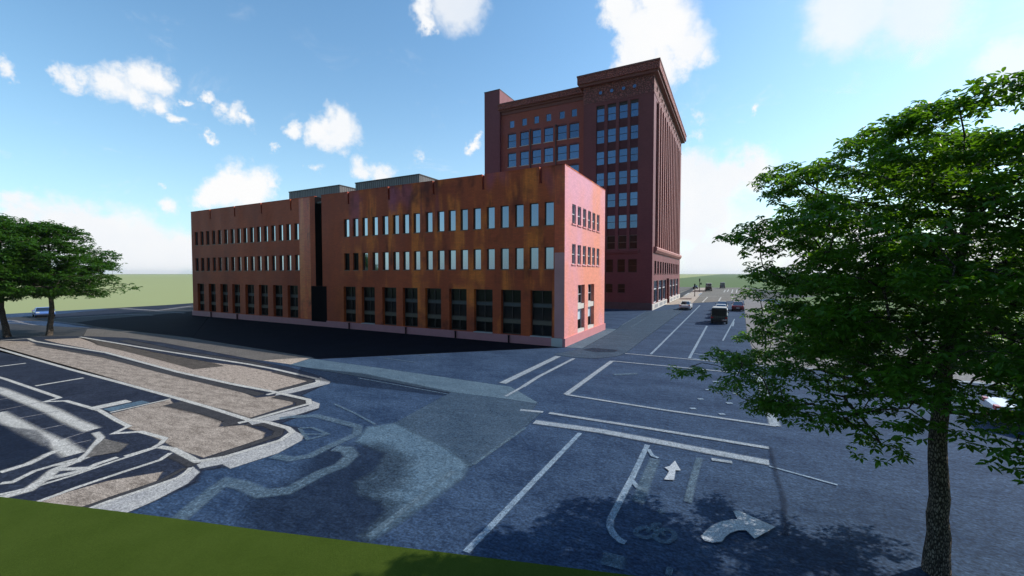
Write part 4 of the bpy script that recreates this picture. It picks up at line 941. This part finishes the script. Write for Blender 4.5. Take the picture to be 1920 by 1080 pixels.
wd0 = t.n('ShaderNodeVectorMath', operation='ADD'); t.l(dirv, wd0.inputs[0]); t.l(warp2.outputs[0], wd0.inputs[1])
wd = t.n('ShaderNodeVectorMath', operation='SUBTRACT'); t.l(wd0.outputs[0], wd.inputs[0]); wd.inputs[1].default_value = (.025,)*3
clouds = [(108,138,24),(150,150,34),(205,158,46),(255,150,50),(288,152,34),(250,190,44),(300,205,28),(330,235,20),(385,258,12),(385,178,18),(410,203,22),(437,222,26),(465,236,18),(545,235,18),(596,247,28),(636,243,38),(626,268,30),(893,272,13),(895,258,9),(790,5,36),(802,34,20),
 (395,362,34),(440,352,46),(480,350,40),(512,345,22),(590,323,16),(680,322,26),(722,322,32),(790,302,20),(50,396,40),(130,425,70),(200,455,85),(275,480,90),(330,470,60),(30,440,60),(315,390,22),(345,192,14),(300,346,14),
 (1160,25,52),(1200,60,66),(1240,50,72),(1285,95,58),(1315,108,34),(1200,115,50),(1165,140,36),(1245,130,46),(1296,216,22),(1302,250,20),(1300,330,66),(1355,335,64),(1410,318,48),(1330,400,60),(1290,425,60),(1330,475,90),(1430,450,56),(1500,480,80),(1415,212,12),(2,128,22),
 (515,275,10),(1650,480,90),(1800,470,90),(1240,0,60)]
mx = None
def dvec(px, py): return ray(px, py).normalized()
for (x, y, r) in clouds:
    c = dvec(x, y); rad = ((dvec(x+r, y)-c).length+(dvec(x, y+r)-c).length)/2*1.12
    dn = t.n('ShaderNodeVectorMath', operation='DISTANCE'); t.l(wd.outputs[0], dn.inputs[0]); dn.inputs[1].default_value = tuple(c)
    s = t.math('MULTIPLY_ADD', dn.outputs['Value'], -1/rad, 1.); s = t.math('MULTIPLY', s, min(1., .55+rad*6))
    mx = s if mx is None else t.math('SMOOTH_MAX', mx, s, .12)
dens = t.math('MULTIPLY_ADD', n1.outputs['Fac'], 1.75, -.93); dens = t.math('ADD', mx, dens)
mask = t.ramp(dens, -.08, .50)
# thin high veil at upper right and generic clouds away from the view
vm = None
for (x, y, r) in ((1600,20,110),(1720,30,120),(1760,-30,100),(1890,115,90),(1960,140,110),(860,-10,60)):
    c = dvec(x, y); rad = (dvec(x+r, y)-c).length*1.2
    dn = t.n('ShaderNodeVectorMath', operation='DISTANCE'); t.l(wd.outputs[0], dn.inputs[0]); dn.inputs[1].default_value = tuple(c)
    s = t.math('MULTIPLY_ADD', dn.outputs['Value'], -1/rad, 1.); vm = s if vm is None else t.math('MAXIMUM', vm, s)
veil = t.math('MULTIPLY', t.ramp(t.math('ADD', vm, t.math('MULTIPLY_ADD', n2.outputs['Fac'], .6, -.3)), 0., .6), .8)
back = t.n('ShaderNodeVectorMath', operation='DOT_PRODUCT'); t.l(dirv, back.inputs[0]); back.inputs[1].default_value = tuple(-FW)
bk = t.math('MULTIPLY', t.ramp(n2.outputs['Fac'], .5, .72), t.ramp(back.outputs['Value'], .0, .4))
n4 = t.n('ShaderNodeTexNoise'); n4.inputs['Scale'].default_value = 7; n4.inputs['Detail'].default_value = 10; n4.inputs['Roughness'].default_value = .68; n4.inputs['Distortion'].default_value = .6; t.l(t.mapping(dirv, (1, 1, 1.8)), n4.inputs['Vector'])
wisp = t.math('MULTIPLY', t.math('MULTIPLY', t.ramp(n4.outputs['Fac'], .57, .78), t.ramp(el, .62, .12)), .55)
allm = t.math('MAXIMUM', t.math('MAXIMUM', t.math('MAXIMUM', mask, wisp), veil), t.math('MULTIPLY', bk, .25))
shade = t.ramp(t.math('MULTIPLY_ADD', n2.outputs['Fac'], .8, t.math('MULTIPLY', n1.outputs['Fac'], .5)), .45, .85)
ccol = t.mix(shade, (.90, .94, .99), (1., 1., 1.))
hz = t.math('POWER', t.math('SUBTRACT', 1., t.math('ABSOLUTE', el), clamp=True), 5.)
sund = t.n('ShaderNodeVectorMath', operation='DOT_PRODUCT'); t.l(dirv, sund.inputs[0]); sund.inputs[1].default_value = (SUN.x, SUN.y, 0)
hcol = t.mix(t.ramp(sund.outputs['Value'], -.6, .8), (.58, .78, .91), (.82, .90, .97))
base = t.mix(t.math('MULTIPLY', hz, .75), base, hcol)
fwd = t.n('ShaderNodeVectorMath', operation='DOT_PRODUCT'); t.l(dirv, fwd.inputs[0]); fwd.inputs[1].default_value = tuple(FW)
away = t.mix(t.ramp(fwd.outputs['Value'], -.65, .05), (.30, .34, .40), (1., 1., 1.))  # sky dimmed behind the viewpoint to keep front walls in deep shade
final = t.mix(1., t.mix(allm, base, ccol), away, 'MULTIPLY')
bg = t.n('ShaderNodeBackground'); t.l(final, bg.inputs[0]); bg.inputs[1].default_value = 1.
wo = t.n('ShaderNodeOutputWorld'); t.l(bg.outputs[0], wo.inputs[0])

hm = bpy.data.materials.new('haze'); hm.use_nodes = True; ht = NT(hm.node_tree)
pv = ht.n('ShaderNodeVolumePrincipled'); pv.inputs['Color'].default_value = (.80, .88, .95, 1); pv.inputs['Density'].default_value = .00007; pv.inputs['Anisotropy'].default_value = .2
ho = ht.n('ShaderNodeOutputMaterial'); ht.l(pv.outputs[0], ho.inputs['Volume'])
hb = MB(); hb.box(-BIG-50, BIG+50, -BIG-50, BIG+50, -1., 52); hz_ = hb.build('haze', hm, kind='stuff')
S.view_settings.view_transform = 'Standard'; S.view_settings.look = 'None'; S.view_settings.exposure = 0; S.view_settings.gamma = 1
S.render.engine = 'CYCLES'; S.cycles.transparent_max_bounces = 24; S.cycles.max_bounces = 6; S.cycles.use_denoising = True
